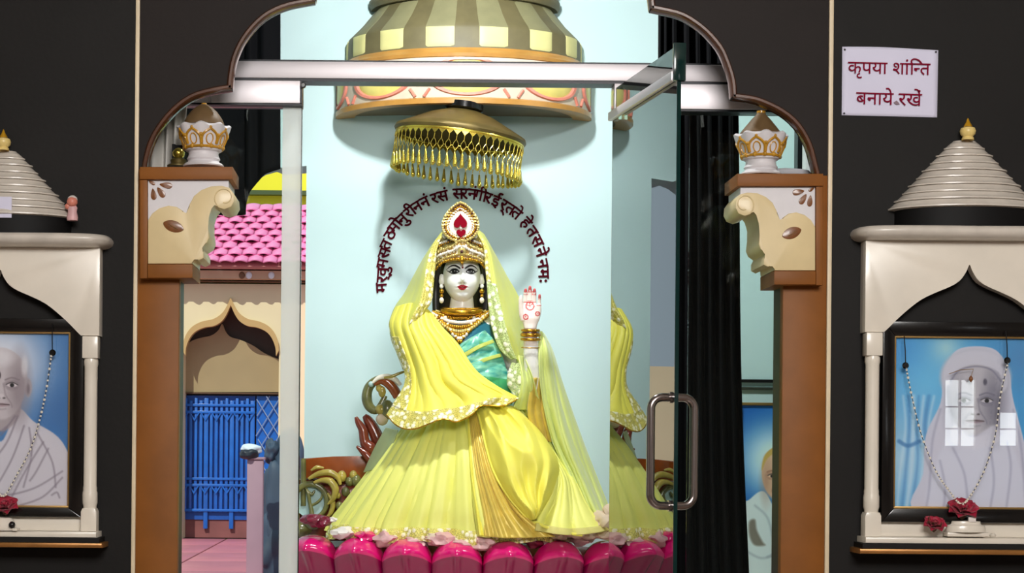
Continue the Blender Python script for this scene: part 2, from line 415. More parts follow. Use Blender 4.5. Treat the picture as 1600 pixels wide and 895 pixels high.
struct(box('trim_1', P(209, 450, 0).x, P(215.5, 450, 0).x, -0.012, 0.0, 0, CEIL, 'cream_strip', bevel=0.003))
struct(box('trim_2', P(1291, 450, 0).x, P(1298, 450, 0).x, -0.012, 0.0, 0, CEIL, 'cream_strip', bevel=0.003))
# pilasters under the brackets
zc = cw[0][1]
def pilaster(x0, x1, name, label):
    t = thing(name, label, 'pilaster', ((x0+x1)/2, 0.06, 0))
    box('shaft', x0, x1, 0.0, 0.04, 0, zc-0.001, 'brown_paint', t, 0.003)
    box('jamb', x0+0.004, x1-0.004, 0.04, 0.15, 0, zc-0.001, 'jamb_dark', t)
    return t
pilaster(XA+0.002, P(279, 600, 0).x, 'pilaster', 'brown painted pilaster left of the idol, beside the cream strip')
pilaster(P(1222, 600, 0).x, XB-0.002, 'pilaster', 'brown painted pilaster right of the idol, beside the glass door')
# hall shell behind the camera, shrine shell
struct(box('floor', -4.5, 5.6, -9.2, 2.3, -0.1, 0, 'hall_floor'))
struct(box('ceiling', -4.5, 5.6, -9.2, 2.3, CEIL, CEIL+0.15, 'hall_wall'))
struct(box('wall_left', -4.65, -4.5, -9.2, 2.3, 0, CEIL, 'hall_wall'))
struct(box('wall_right', 5.6, 5.75, -9.2, 2.3, 0, CEIL, 'hall_wall'))
struct(box('wall_behind', -4.5, 5.6, -9.2, -9.05, 0, CEIL, 'hall_wall'))
# window in the wall behind the camera, the pane sits right behind its daylight
wn = struct(thing('window_1', None, None, (4.75, -8.95, 1.5)))
for x in (4.49, 4.62, 4.75, 4.94, 5.10): box('mullion', x-0.006, x+0.006, -8.96, -8.86, 1.5, 2.14, 'hall_wall', wn)
for z in (1.52, 1.70, 1.88, 2.11): box('glazing_bar', 4.47, 5.12, -8.94, -8.88, z-0.006, z+0.006, 'hall_wall', wn)
# back wall of the shrine; left arched opening added for the reflected courtyard
YB = 2.1
ox0, ox1 = P(230, 600, YB).x, P(476, 600, YB).x
zt = P(437, 262, YB).z
arch_b = [(476, 259), (440, 262), (428, 257), (410, 262), (394, 272), (380, 290), (372, 310), (370, 322), (340, 322), (230, 322)]
wp = pxz(arch_b, YB)
poly = [(ox1, 0.0), (5.6, 0.0), (5.6, CEIL), (-4.5, CEIL), (-4.5, 0.0), (ox0, 0.0), (ox0, wp[-1][1])] + wp[::-1][1:-1] + [(ox1, wp[0][1])]
struct(prism('wall_back', poly, YB, YB+0.2, 'teal_wall', smooth=False))
struct(box('wall_plinth', -1.5, 5.6, 0.16, YB, 0, 0.855, 'hall_wall'))
struct(box('wall_shrine_left', -1.62, -1.5, 0.16, YB, 0, CEIL, 'teal_wall'))
struct(box('wall_shrine_right', 3.0, 3.1, 0.16, YB, 0.86, CEIL, 'teal_wall'))

# ------------------------------------------------------------------ curtains
def curtain(name, label, rows, mat, n=90, amp=0.014, freq=11, parent=None):
    p = Patch(rows, n, 24, lambda u, v: amp*math.sin(u*freq*2*PI+math.sin(u*9)*1.3))
    o = p.build(name, mat, None, thick=0.004); return tag(o, label, 'curtain')
yc = 1.96
rows = [[(288, -120, yc), (437, -120, yc)], [(288, 100, yc), (437, 100, yc)]]
# left curtain: its lower edge follows the arch
top = -140; edge = c2([(284, 336), (340, 336), (376, 336)], 12)+c2([(383, 335), (385, 316), (393, 297), (405, 281), (420, 270), (438, 263)], 34)
G = Patch([[(a, top, yc) for a, b in edge], [(a, (top+b)/2, yc) for a, b in edge], [(a, b, yc) for a, b in edge]], 90, 24, lambda u, v: 0.012*math.sin(u*17+math.sin(u*9)))
tag(G.build('curtain', 'black_cloth', None, thick=0.004), 'black curtain with a curved lower edge above the pink tiled roof', 'curtain')
yr = 0.78
curtain('curtain', 'tall black curtain hanging behind the steel handle of the open glass door',
        [[(1030, -120, yr), (1080, -120, yr), (1150, -120, yr)], [(1028, 300, yr), (1085, 300, yr), (1154, 300, yr)], [(1027, 620, yr), (1085, 620, yr), (1158, 620, yr)], [(1020, 1000, yr), (1090, 1000, yr), (1174, 1000, yr)]], 'black_cloth', freq=8)
curtain('curtain', 'white curtain showing between the brown arch edge and the left gilded finial',
        [[(222, 120, 0.17), (298, 120, 0.17)], [(222, 200, 0.17), (290, 200, 0.17)], [(222, 940, 0.19), (252, 940, 0.19)]], 'white_cloth', freq=4, amp=0.02)

# ------------------------------------------------------------------ steel header and glazing
t = thing('door_header', 'brushed steel transom bar running across the arch in front of the dome canopy', 'door header', P(750, 130, 0.25))
def zpx(px, py, y): return P(px, py, y).z
zb0, zb1 = zpx(700, 127, 0.25), zpx(700, 101, 0.25)
box('beam', P(225, 110, 0.25).x, P(1286, 110, 0.25).x, 0.22, 0.30, zb0, zb1, 'steel', t, 0.002)
box('dark_strip', P(225, 110, 0.25).x, P(1286, 110, 0.25).x, 0.225, 0.295, zb1, zb1+0.006, 'steel_dark', t)  # dark strip along the top edge of the beam
box('dark_strip', P(225, 110, 0.25).x, P(1286, 110, 0.25).x, 0.225, 0.295, zb0-0.009, zb0, 'steel_dark', t)  # dark strip put in for the shade line under the beam
zf0, zf1 = zpx(400, 164, 0.25), zb0-0.0095
t2 = thing('glazing_rail', 'wide steel rail over the left glass panel with a black stud', 'steel rail', P(400, 150, 0.25))
box('rail', P(332, 150, 0.25).x, P(470, 150, 0.25).x, 0.215, 0.30, zf0, zf1, 'steel', t2, 0.002)
box('rail_end', P(225, 150, 0.25).x, P(331, 150, 0.25).x, 0.235, 0.30, zf0, zf1, 'steel', t2, 0.002)
box('end_cap', P(470.3, 150, 0.25).x, P(473, 150, 0.25).x, 0.215, 0.30, zf0, zf1, 'steel_dark', t2)
box('bottom_lip', P(225, 150, 0.25).x, P(473, 150, 0.25).x, 0.22, 0.29, zf0-0.006, zf0-0.0003, 'steel_dark', t2)
lathe('stud', [(1e-4, -0.012), (0.006, -0.012), (0.009, -0.008), (0.009, 0.0)], 'black_gloss', t2, 16, c=(0, 0, 0)).matrix_local = Matrix.Translation(P(474, 134, 0.21)-t2.location) @ Matrix.Rotation(-PI/2, 4, 'X')
t3 = thing('glazing_rail', 'wide steel rail right of the open glass door, under the right cusp', 'steel rail', P(1130, 150, 0.25))
zg0 = zpx(1120, 174, 0.25)
box('rail', P(958, 150, 0.25).x, P(1286, 150, 0.25).x, 0.215, 0.30, zg0, zf1, 'steel', t3, 0.002)
box('bottom_lip', P(958, 150, 0.25).x, P(1286, 150, 0.25).x, 0.22, 0.29, zg0-0.006, zg0-0.0003, 'steel_dark', t3)
xg0, xg1 = P(228, 600, 0.255).x, P(468, 520, 0.255).x
g = thing('glass_panel', 'fixed clear glass panel left of the idol with a strip whitened like a reflection', 'glass panel', ((xg0+xg1)/2, 0.26, 0.87))
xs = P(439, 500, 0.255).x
box('pane', xg0, xs, 0.251, 0.261, 0.87, zf0-0.007, 'clear_glass', g)
box('reflection_strip', xs, xg1, 0.251, 0.261, 0.87, zf0-0.007, 'reflection_haze', g)  # whitish strip imitates the bright reflection lying over this part of the glass
box('glass_edge', xg1, xg1+0.0035, 0.251, 0.261, 0.87, zf0-0.007, 'glass_edge', g)
xh = P(1075, 500, 0.255).x
tag(box('glass_panel', xh, P(1286, 500, 0.255).x, 0.251, 0.261, 0.87, zg0-0.007, 'clear_glass'), 'fixed clear glass panel between the open door and the right pilaster', 'glass panel')

# open glass door
H = Vector((P(957, 300, 0.30).x, 0.27, 0)); Fr = Vector((P(1059, 300, -0.365).x, -0.365, 0))
dv = (Fr-H); dw = dv.length; ang = math.atan2(dv.y, dv.x)
zd0, zd1 = 0.9, P(955, 143, 0.27).z
door = thing('glass_door', 'open frameless glass door with steel top rail and long handle', 'glass door', (H.x, H.y, zd0))
door.rotation_euler = (0, 0, ang)
hd = zd1-zd0
box('pane', 0.0, dw, -0.005, 0.005, 0, hd-0.02, 'door_glass', door, local=True)
box('glass_edge', dw, dw+0.004, -0.006, 0.006, 0, hd+0.01, 'glass_edge', door, local=True)
box('glass_edge', -0.003, -0.0002, -0.005, 0.005, 0, hd-0.09, 'glass_edge', door, local=True)
rail = link('top_rail', None, door, True) if False else box('top_rail', 0, dw-0.004, 0.006, 0.012, hd-0.10, hd, 'steel', door, local=True)
box('top_rail', 0, dw-0.004, -0.022, -0.006, hd-0.028-0.07, hd-0.07, 'steel', door, 0.003, local=True)
box('top_rail', 0, dw-0.004, -0.012, -0.006, hd-0.069, hd, 'door_glass', door, local=True)
box('rail_cap', dw-0.004, dw+0.012, -0.018, 0.018, hd-0.10, hd+0.01, 'glass_edge', door, 0.002, local=True)
hz0, hz1 = P(1050, 790, -0.33).z-zd0, P(1050, 621, -0.33).z-zd0
hx = dw-0.03
for s in (-1, 1):
    off = 0.066*s; r = 0.034; pts = [(hx, 0.006*s, hz0)]
    for k in range(9):
        a = PI/2*k/8; pts.append((hx, off-s*r+s*r*math.sin(a), hz0+r-r*math.cos(a)))
    for k in range(9):
        a = PI/2*k/8; pts.append((hx, off-s*r+s*r*math.cos(a), hz1-r+r*math.sin(a)))
    pts.append((hx, 0.006*s, hz1))
    h = tube('handle', pts, 0.0125, 'handle_steel', door, 20, local=True)
    for z in (hz0, hz1):
        tube('collar', [(hx, 0.0055*s, z), (hx, 0.011*s, z)], 0.0165, 'handle_steel', h, 20, local=True)

# ------------------------------------------------------------------ brackets with their finials
cream_out = [(231, 412), (231, 344), (238, 333), (249, 325), (263, 321), (276, 323), (285, 329), (292, 336), (295, 321), (303, 306), (314, 297), (329, 291), (346, 290),
             (358, 293), (365, 302), (366, 314), (361, 323), (350, 327), (340, 324), (335, 318), (329, 325), (325, 338), (325, 355), (327, 371), (323, 380), (314, 386), (318, 393), (318, 403), (310, 407), (302, 403), (301, 412)]
white_out = [(231, 281.5), (357, 281.5), (357, 300), (320, 312), (300, 330), (292, 345), (260, 345), (231, 356)]
def bracket(flip, label):
    yb = -0.045
    pts0 = P(231, 413, yb)
    def tr(q):
        a, b = q
        if flip:   # right bracket is a mirrored, slightly narrower twin
            a = 1274-(a-231)*0.925; b = b+10.5
        return (a, b)
    def tp(l): return pxz([tr(q) for q in l], yb)
    c = P(*tr((290, 434)), 0.03)
    t = thing('bracket', label, 'bracket', (c.x, 0.03, c.z), 'carved brackets of the arch')
    def lb(name, l, y0, y1, mat, bev=0.0, par=None): return prism(name, tp(l), y0, y1, mat, par or t, bev)
    dep = 0.15
    lb('top_slab', [(219, 261.5), (364, 261.5), (364, 281), (219, 281)], yb-0.012, dep, 'brown_paint', 0.003)
    lb('side_band', [(219, 281.3), (230.5, 281.3), (230.5, 435), (219, 435)], yb-0.006, -0.0005, 'brown_paint', 0.002)
    body = lb('body', white_out, yb+0.006, dep, 'white_paint')
    sc = lb('scroll', cream_out, yb, dep, 'cream_paint', 0.003)
    # volute spiral as raised rope
    sp = []
    for k in range(40):
        a = -0.4+k/39*1.9*PI; r = 17-9*k/39
        q = tr((351+r*math.cos(a+2.6), 308.5+r*math.sin(a+2.6))); p = P(q[0], q[1], yb); sp.append((p.x, yb-0.0005, p.z))
    tube('volute', sp, 0.0022, 'cream_paint', sc, 6)
    lb('bottom_block', [(231, 413), (301.5, 413), (301.5, 434.5), (231, 434.5)], yb-0.008, dep, 'brown_paint', 0.003)
    # painted leaves, slightly raised
    def leaf(cx, cy, lx, ly, rot, pointed, par):
        o = []
        for k in range(20):
            a = 2*PI*k/20; x = lx*math.cos(a); s = math.sin(a)
            yv = ly*s*(abs(s)**0.35 if pointed else 1)*(1.0 if pointed else (0.75+0.35*math.cos(a)))
            o.append((cx+x*math.cos(rot)-yv*math.sin(rot), cy+x*math.sin(rot)+yv*math.cos(rot)))
        return lb('leaf', o, (yb+0.0035 if not pointed else yb-0.002), yb+0.008, 'leaf_brown', 0.001, par)
    leaf(259, 289, 10, 6, 0.15, False, body); leaf(251, 300, 9.5, 6, 0.95, False, body); leaf(239.5, 303, 9, 5.5, 1.45, False, body); leaf(237, 285, 5.5, 3.2, 0.5, False, body)
    e = leaf(271, 353.5, 17, 9, 0.32, True, sc)
    q0, q1 = tr((265, 351)), tr((277, 358)); p0, p1 = P(*q0, yb-0.003), P(*q1, yb-0.003)
    tube('leaf_vein', [p0, (p0+p1)/2+Vector((0.002, -0.001, -0.001)), p1], 0.0011, 'gold_lip', sc, 6)
    return t
bracket(False, 'carved cream scroll bracket on the left pilaster, blue gate below it')
bracket(True, 'carved cream scroll bracket on the right pilaster, near the open door')

def finial(px, py, label, facet):
    yf = 0.045; k = S(yf); c = P(px, py, yf)
    t = thing('finial', label, 'finial', c, 'finials standing on the brackets')
    def pr(l): return [(max(r*k, 1e-5), h*k) for r, h in l]
    lathe('foot', pr([(0, 0), (31, 0), (32, 2), (29, 5), (25, 7), (24, 9), (26, 12), (24, 16), (23, 20), (24, 23), (0, 23.5)]), 'white_paint', t, 40, local=True)
    n = 16
    prof = pr([(24, 22.8), (28, 25), (29, 29), (31, 35), (35, 46), (39, 55), (41, 61), (38, 63.5), (33, 64), (0, 64.2)])
    V, Fc = lathe_vf(prof, 64)
    V = [(x*(1+0.05*math.cos(8*math.atan2(y, x))*min(1, max(0, z/k-30)/30)), y*(1+0.05*math.cos(8*math.atan2(y, x))*min(1, max(0, z/k-30)/30)), z+(2.0*k*math.cos(8*math.atan2(y, x)) if z/k > 58 and math.hypot(x, y)/k > 36 else 0)) for x, y, z in V]
    bowl = mk('bowl', V, Fc, 'white_paint', t, True, True)
    # gilded leaf relief
    def sp(a, h):   # point on bowl side
        r = np.interp(h, [24, 29, 35, 46, 55, 61], [28, 29, 31, 35, 39, 41])
        r = r*(1+0.05*math.cos(8*a)*min(1, max(0, h-30)/30))+0.4
        return (r*k*math.cos(a), r*k*math.sin(a), h*k)
    for j in range(8):
        a0 = 2*PI*j/8+PI/8; mb = MB()
        half = PI/8*0.95
        lp = [sp(a0+half*math.sin(PI*q/16-PI/2)*(1 if True else 0)*(0.35+0.65*abs(math.cos(PI*q/16-PI/2))**0.6 if False else 1), 33+22*(1-abs(q-8)/8)**0.55) for q in range(17)]
        mb.tube(lp, 0.0042, 6)
        mb.tube([sp(a0+half*0.45*math.cos(q/10*2*PI), 40+8*math.sin(q/10*2*PI)) for q in range(11)], 0.0022, 5)
        mb.ball(sp(a0+PI/8, 46), 0.006, 8); mb.ball(sp(a0, 57), 0.005, 8)
        o = mb.build('gilt_leaf', 'ochre_gold', t, True, True)
    mb = MB(); mb.tube([sp(2*PI*q/48, 29) for q in range(49)], 0.0045, 6)
    for j in range(12): mb.ball(sp(2*PI*j/12, 29.5), 0.0075, 8)
    mb.build('gilt_ring', 'ochre_gold', t, True, True)
    if facet:
        cp = pr([(0, 64.3), (32.5, 64.3), (33, 66), (24, 77), (14, 89), (8, 95), (7, 98), (0, 99)])
        lathe('cap', cp, 'taupe_paint', t, 8, local=True); lathe('cap_tip', pr([(0, 97), (7, 97), (7, 101), (0, 102)]), 'ochre_gold', t, 12, local=True)
    else:
        cp = pr([(0, 64.3), (32, 64.3), (32, 67), (28, 76), (21, 86), (12, 94), (5, 98), (0, 99)])
        lathe('cap', cp, 'taupe_paint', t, 40, local=True); lathe('cap_tip', pr([(0, 97.6), (4.5, 97.6), (4, 100), (0, 100.5)]), 'ochre_gold', t, 12, local=True)
    return t
finial(318, 261.3, 'gilded white finial with a smooth taupe egg-shaped cap on left bracket', False)
finial(1188.5, 274.5, 'gilded white finial with a faceted taupe pointed cap on right bracket', True)
# little brass ornament and grey bundle beside the finials
k = S(0.12); b = thing('brass_ornament', 'small dark brass ornament half hidden behind the left finial', 'ornament', P(279, 260.5, 0.125))
lathe('base', [(1e-4, 0), (18*k, 0), (18*k, 2*k), (12*k, 5*k), (13*k, 10*k), (9*k, 13*k), (1e-4, 13*k)], 'brass_dull', b, 20, local=True)
lathe('bulb', [(5*k, 13.2*k), (9*k, 17*k), (10*k, 22*k), (7*k, 27*k), (4*k, 29*k), (1e-4, 30*k)], 'brass', b, 20, local=True)
mb = MB(); mb.box(-11*k, -6*k, 0.005, 0.02, 12*k, 36*k); mb.box(-6*k, 12*k, 0.012, 0.02, 27*k, 35*k); mb.build('holder', 'black_paint', b, False, True)
k = S(0.09); V, Fc = tube_vf([(x*k, 0, z*k) for x, z in ((-26, 4), (-22, 6), (-10, 6.5), (5, 6.2), (18, 5.5), (27, 5), (31, 4))], [2*k, 6*k, 6.4*k, 6*k, 5.8*k, 4.6*k, 1*k], 12)
V = [(x, y, max(z, 0)) for x, y, z in V]; o = mk('cloth_roll', V, Fc, 'grey_cloth', None, True); o.location = P(1236, 275.3, 0.10)
tag(o, 'grey rolled cloth lying beside the faceted finial on right bracket', 'cloth roll')
# posts seen through the arch on the right
tag(box_px('window_post', 1248, 60, 1256, 936, 1.3, 1.36, 'steel_dark'), 'dark window post behind the right finial', 'post')
tag(box_px('window_post', 1261, 60, 1276, 936, 1.2, 1.26, 'white_paint'), 'white window post behind the right finial', 'post')

# ------------------------------------------------------------------ marble niches
def niche(px, py, s, label):
    c = P(px, py, 0); t = thing('marble_niche', label, 'niche', (c.x, 0, c.z), 'marble wall niches')
    K = 0.002*s
    def X(a): return c.x+(a-1501)*K
    def Z(b): return c.z-(b-838)*K
    def xz(l): return [(X(a), Z(b)) for a, b in l]
    # shelf
    sh = prism('shelf', xz([(1339, 838), (1663, 838), (1663, 847), (1339, 847)]), -0.10, -0.0005, 'marble', t, 0.004)
    prism('shelf_core', xz([(1334, 847.2), (1668, 847.2), (1668, 855), (1334, 855)]), -0.105, -0.0005, 'dark_wall', t)
    prism('shelf_edge', xz([(1328, 855.2), (1674, 855.2), (1674, 863), (1328, 863)]), -0.118, -0.0005, 'copper_edge', t, 0.004)
    prism('plinth', xz([(1369.5, 816), (1632.5, 816), (1632.5, 837.8), (1369.5, 837.8)]), -0.034, -0.0005, 'marble', t, 0.002)
    # pillars
    for sx in (-1, 1):
        pc = X(1501+sx*146.5); w_ = 12.5*K; yp = -0.046
        pr = [(w_*q, Z(b)) for q, b in ((0.86, 801), (0.86, 797), (0.98, 792), (0.98, 776), (0.9, 772), (0.92, 768), (0.86, 764), (0.85, 700), (0.84, 600), (0.85, 572), (0.93, 568), (0.93, 562), (0.86, 558))]
        pil = lathe('pillar', pr, 'marble', t, 24, c=(pc, yp, 0))
        bm = bmesh.new(); add_prism(bm, [(pc-w_, Z(837.8)), (pc-w_, Z(806)), (pc-w_*0.8, Z(800.5)), (pc+w_*0.8, Z(800.5)), (pc+w_, Z(806)), (pc+w_, Z(837.8))], yp-w_, yp+w_, 0.002); mkbm('pillar_base', bm, 'marble', pil)
        bm = bmesh.new(); add_box(bm, pc-w_, pc+w_, yp-w_, yp+w_, Z(558.5), Z(523), 0.002); mkbm('capital', bm, 'marble', pil)
    # ogee arch panel
    half = [(1500.7, 415), (1498, 423), (1494, 431), (1486, 442), (1471, 451), (1452, 459), (1429, 470), (1410, 484), (1391, 501), (1378, 514), (1370, 522)]
    half = c2(half, 24)
    ar = half[::-1]+[(3002-a, b) for a, b in half[1:]]
    prism('arch_panel', xz([(1340.5, 522)]+ar+[(1661.5, 522), (1661.5, 380.5), (1340.5, 380.5)]), -0.062, -0.026, 'marble', t, 0.0015)
    prism('back_panel', xz([(1350, 816), (1652, 816), (1652, 381), (1350, 381)]), -0.006, -0.0005, 'dark_wall', t)
    for sx in (-1, 1): prism('side_panel', xz([(1501+sx*160, 522), (1501+sx*160, 381), (1501+sx*155, 381), (1501+sx*155, 522)][::sx]), -0.025, -0.0005, 'marble_grey', t)
    # cornice with a bowed front
    V, Fc = [], []; prof = [(0.0, 0), (0.010, 1), (0.016, 5), (0.018, 9), (0.014, 14), (0.004, 18), (-0.012, 20), (-0.02, 20.4)]
    n = 48
    for off, dz in prof:
        for i in range(n+1):
            a = PI*i/n; cx = math.cos(a); sx_ = math.sin(a)
            x = (168*K+off)*(abs(cx)**0.35)*(1 if cx > 0 else -1); y = (0.118+off)*(abs(sx_)**0.45)
            V.append((X(1501)+x, -y, Z(360)-dz*K))
    m = n+1
    for j in range(len(prof)-1):
        for i in range(n): Fc.append((j*m+i, j*m+i+1, (j+1)*m+i+1, (j+1)*m+i))
    Fc.append(tuple(range(m))); Fc.append(tuple((len(prof)-1)*m+i for i in range(m))[::-1])
    mk('cornice', V, Fc, 'marble_grey', t)
    # drum and ribbed cone (half bodies on the wall)
    lathe('drum', [(108*K, Z(360.5)), (108*K, Z(329))], 'black_paint', t, 40, PI, 2*PI, 0.6, (X(1501), -0.0005, 0))
    pr = []; r0, r1, b0, b1 = 20, 117, 224, 331; N = 9
    for j in range(N):
        f0, f1 = j/N, (j+1)/N
        ra, rb = r0+(r1-r0)*f0, r0+(r1-r0)*f1; ba, bb = b0+(b1-b0)*f0**1.02, b0+(b1-b0)*f1**1.02
        big = (j % 2 == 1)
        d = bb-ba
        pr += [(ra+1.0, ba+0.02*d), (ra+(rb-ra)*0.50, ba+0.36*d), (ra+(rb-ra)*0.86, ba+0.66*d), (rb+(3 if big else 1), ba+0.74*d), (rb+(3 if big else 1), ba+0.92*d), (rb-(5 if big else 3.5), bb)]
    pr = [(1e-3, b0-3), (r0-3, b0-3), (r0, b0)]+pr+[(100, 332)]
    lathe('ribbed_roof', [(r*K, Z(b)) for r, b in pr], 'marble_grey', t, 56, PI, 2*PI, 0.6, (X(1501), -0.0005, 0))
    fk = lathe('roof_finial', [(q*K, Z(b)) for q, b in ((9.5, 222), (9, 218.5), (7.5, 217), (11, 213), (12.2, 208), (10.5, 203.5), (6, 201.5))], 'finial_cream', t, 24, c=(X(1501), -0.035, 0))
    lathe('spike', [(q*K, Z(b)) for q, b in ((7, 201.5), (6, 199), (3, 194), (1.2, 189), (0.01, 187.5))], 'finial_gold', fk, 16, c=(X(1501), -0.035, 0))
    return t, X, Z, K
nr, RX, RZ, RK = niche(1501, 838, 1.0, 'white marble wall niche right of the arch holding the veiled portrait')
nl, LX, LZ, LK = niche(4, 827.5, 0.957, 'white marble wall niche at the left edge holding the bald man portrait')

# ------------------------------------------------------------------ painted prints
def seg_dist(X, Y, pts):
    d = np.full(X.shape, 1e9)
    for (x0, y0), (x1, y1) in zip(pts[:-1], pts[1:]):
        dx, dy = x1-x0, y1-y0; tt = np.clip(((X-x0)*dx+(Y-y0)*dy)/(dx*dx+dy*dy+1e-9), 0, 1)
        d = np.minimum(d, np.hypot(X-x0-tt*dx, Y-y0-tt*dy))
    return d
def inside(X, Y, pts):
    r = np.zeros(X.shape, bool); n = len(pts)
    for i in range(n):
        x0, y0 = pts[i]; x1, y1 = pts[(i+1) % n]
        c = ((y0 > Y) != (y1 > Y)) & (X < (x1-x0)*(Y-y0)/((y1-y0) if y1 != y0 else 1e-9)+x0); r ^= c
    return r
class Canvas:
    def __init__(self, x0, x1, y0, y1, n, base):
        self.nx = n; self.ny = max(2, int(n*(y1-y0)/(x1-x0)))
        self.X, self.Y = np.meshgrid(np.linspace(x0, x1, self.nx), np.linspace(y0, y1, self.ny))
        self.I = np.zeros(self.X.shape+(3,)); self.I[:] = base
        self.x0, self.x1, self.y0, self.y1 = x0, x1, y0, y1
    def over(self, col, m):
        m = np.clip(m, 0, 1)[..., None]; self.I = self.I*(1-m)+np.array(col, float)*m
    def ell(self, cx, cy, rx, ry, col, soft=2.0, a=1.0, rot=0.0):
        dx, dy = self.X-cx, self.Y-cy; c, s = math.cos(rot), math.sin(rot)
        d = (1-np.hypot((dx*c+dy*s)/rx, (-dx*s+dy*c)/ry))*min(rx, ry)
        self.over(col, np.clip(d/soft+0.5, 0, 1)*a)
    def poly(self, pts, col, soft=1.5, a=1.0, smooth=True):
        if smooth: pts = [tuple(q) for q in cr([(p[0], p[1], 0) for p in pts], len(pts)*6, True)[:, :2]]
        d = seg_dist(self.X, self.Y, pts+[pts[0]]); s = np.where(inside(self.X, self.Y, pts), 1, -1)
        self.over(col, np.clip(s*d/soft+0.5, 0, 1)*a)
    def line(self, pts, w_, col, a=1.0, soft=1.0):
        pts = [tuple(q) for q in cr([(p[0], p[1], 0) for p in pts], len(pts)*6)[:, :2]]
        self.over(col, np.clip((w_-seg_dist(self.X, self.Y, pts))/soft+0.5, 0, 1)*a)
    def glow(self, cx, cy, r, col, a=1.0, p=1.5): self.over(col, a*np.exp(-(np.hypot(self.X-cx, self.Y-cy)/r)**p))
    def build(self, name, fx, fz, y, parent):
        V = [(fx(a), y, fz(b)) for a, b in zip(self.X.ravel(), self.Y.ravel())]; w_ = self.nx
        Fc = [(j*w_+i, j*w_+i+1, (j+1)*w_+i+1, (j+1)*w_+i) for j in range(self.ny-1) for i in range(w_-1)]
        me = bpy.data.meshes.new(name); me.from_pydata(V, [], Fc); me.materials.append(MATS['print'])
        at = me.color_attributes.new('paint', 'FLOAT_COLOR', 'POINT')
        c = np.clip(self.I.reshape(-1, 3)*1.06/255, 0, 1); c = np.where(c <= 0.04045, c/12.92, ((c+0.055)/1.055)**2.4)
        at.data.foreach_set('color', np.concatenate([c, np.ones((len(c), 1))], 1).ravel().astype(np.float32))
        return link(name, me, parent)
def face(cv, cx, cy, w_, h, skin, dark, lip, side=1):
    cv.ell(cx, cy, w_, h, skin, 3)
    cv.ell(cx+side*w_*0.75, cy+h*0.1, w_*0.42, h*0.85, dark, w_*0.5, 0.7)
    cv.ell(cx-side*w_*0.8, cy+h*0.25, w_*0.3, h*0.7, dark, w_*0.5, 0.5)
    for s in (-1, 1):
        ex = cx+s*w_*0.45; ey = cy+h*0.02
        cv.ell(ex, ey, w_*0.33, h*0.12, dark, 4, 0.65)
        cv.ell(ex, ey+1, w_*0.23, h*0.05, [v*1.08 for v in skin], 1.2); cv.ell(ex, ey+1, w_*0.09, h*0.055, [30, 30, 36], 1)
        cv.line([(ex-w_*0.24, ey), (ex, ey-h*0.06), (ex+w_*0.24, ey+h*0.01)], 0.7, [60, 56, 62], 0.9)
        cv.line([(ex-w_*0.28, ey-h*0.13), (ex, ey-h*0.19), (ex+w_*0.3, ey-h*0.13)], 1.4, dark, 0.8)
        cv.line([(cx+s*w_*0.24, cy+h*0.38), (cx+s*w_*0.42, cy+h*0.55), (cx+s*w_*0.46, cy+h*0.66)], 0.9, dark, 0.6, 2)
        cv.line([(ex-w_*0.2, ey+h*0.12), (ex, ey+h*0.16), (ex+w_*0.22, ey+h*0.11)], 0.8, dark, 0.45, 2)
    cv.line([(cx+w_*0.1, cy), (cx+w_*0.17, cy+h*0.28), (cx+w_*0.24, cy+h*0.36)], 1.1, dark, 0.55, 2.5)
    cv.ell(cx-w_*0.1, cy+h*0.4, w_*0.06, h*0.025, [70, 60, 64], 1.5, 0.8); cv.ell(cx+w_*0.12, cy+h*0.4, w_*0.06, h*0.025, [70, 60, 64], 1.5, 0.8)
    cv.ell(cx, cy+h*0.34, w_*0.1, h*0.06, [min(255, v*1.1) for v in skin], 3, 0.8)
    cv.ell(cx, cy+h*0.59, w_*0.32, h*0.05, lip, 2, 0.7); cv.line([(cx-w_*0.34, cy+h*0.585), (cx, cy+h*0.57), (cx+w_*0.34, cy+h*0.585)], 0.8, [70, 56, 60], 0.9)
    cv.line([(cx-w_*0.2, cy+h*0.7), (cx, cy+h*0.72), (cx+w_*0.2, cy+h*0.7)], 1.2, dark, 0.4, 2.5)
def picture(niche_t, X, Z, K, cv, label, fx0, fy0, fx1, fy1, ix0, iy0, ix1, iy1, yf=-0.036):
    c = ((X(fx0)+X(fx1))/2, yf, Z(fy1)); t = thing('portrait', label, 'portrait', c)
    def bar(name, l, y0, y1, mat, bev): return prism(name, [(X(a), Z(b)) for a, b in l], y0, y1, mat, t, bev)
    j0, k0, j1, k1 = ix0-3, iy0-3, ix1+3, iy1+3
    for l in ([(fx0, fy0), (fx1, fy0), (j1, k0), (j0, k0)], [(fx0, fy1), (j0, k1), (j1, k1), (fx1, fy1)], [(fx0, fy0), (j0, k0), (j0, k1), (fx0, fy1)], [(fx1, fy0), (fx1, fy1), (j1, k1), (j1, k0)]):
        bar('frame_side', l, yf-0.022, yf+0.008, 'black_gloss', 0.004)
    for l in ([(j0, k0), (j1, k0), (ix1, iy0), (ix0, iy0)], [(j0, k1), (ix0, iy1), (ix1, iy1), (j1, k1)], [(j0, k0), (ix0, iy0), (ix0, iy1), (j0, k1)], [(j1, k0), (j1, k1), (ix1, iy1), (ix1, iy0)]):
        bar('gilt_lip', l, yf-0.013, yf+0.004, 'gold_lip', 0.001)
    cv.build('print', X, Z, yf, t)
    bar('backing', [(j0, k0), (j1, k0), (j1, k1), (j0, k1)], yf+0.0005, yf+0.006, 'black_paint', 0)
    bar('glazing', [(ix0, iy0), (ix1, iy0), (ix1, iy1), (ix0, iy1)], yf-0.008, yf-0.006, 'picture_glass', 0)
    return t
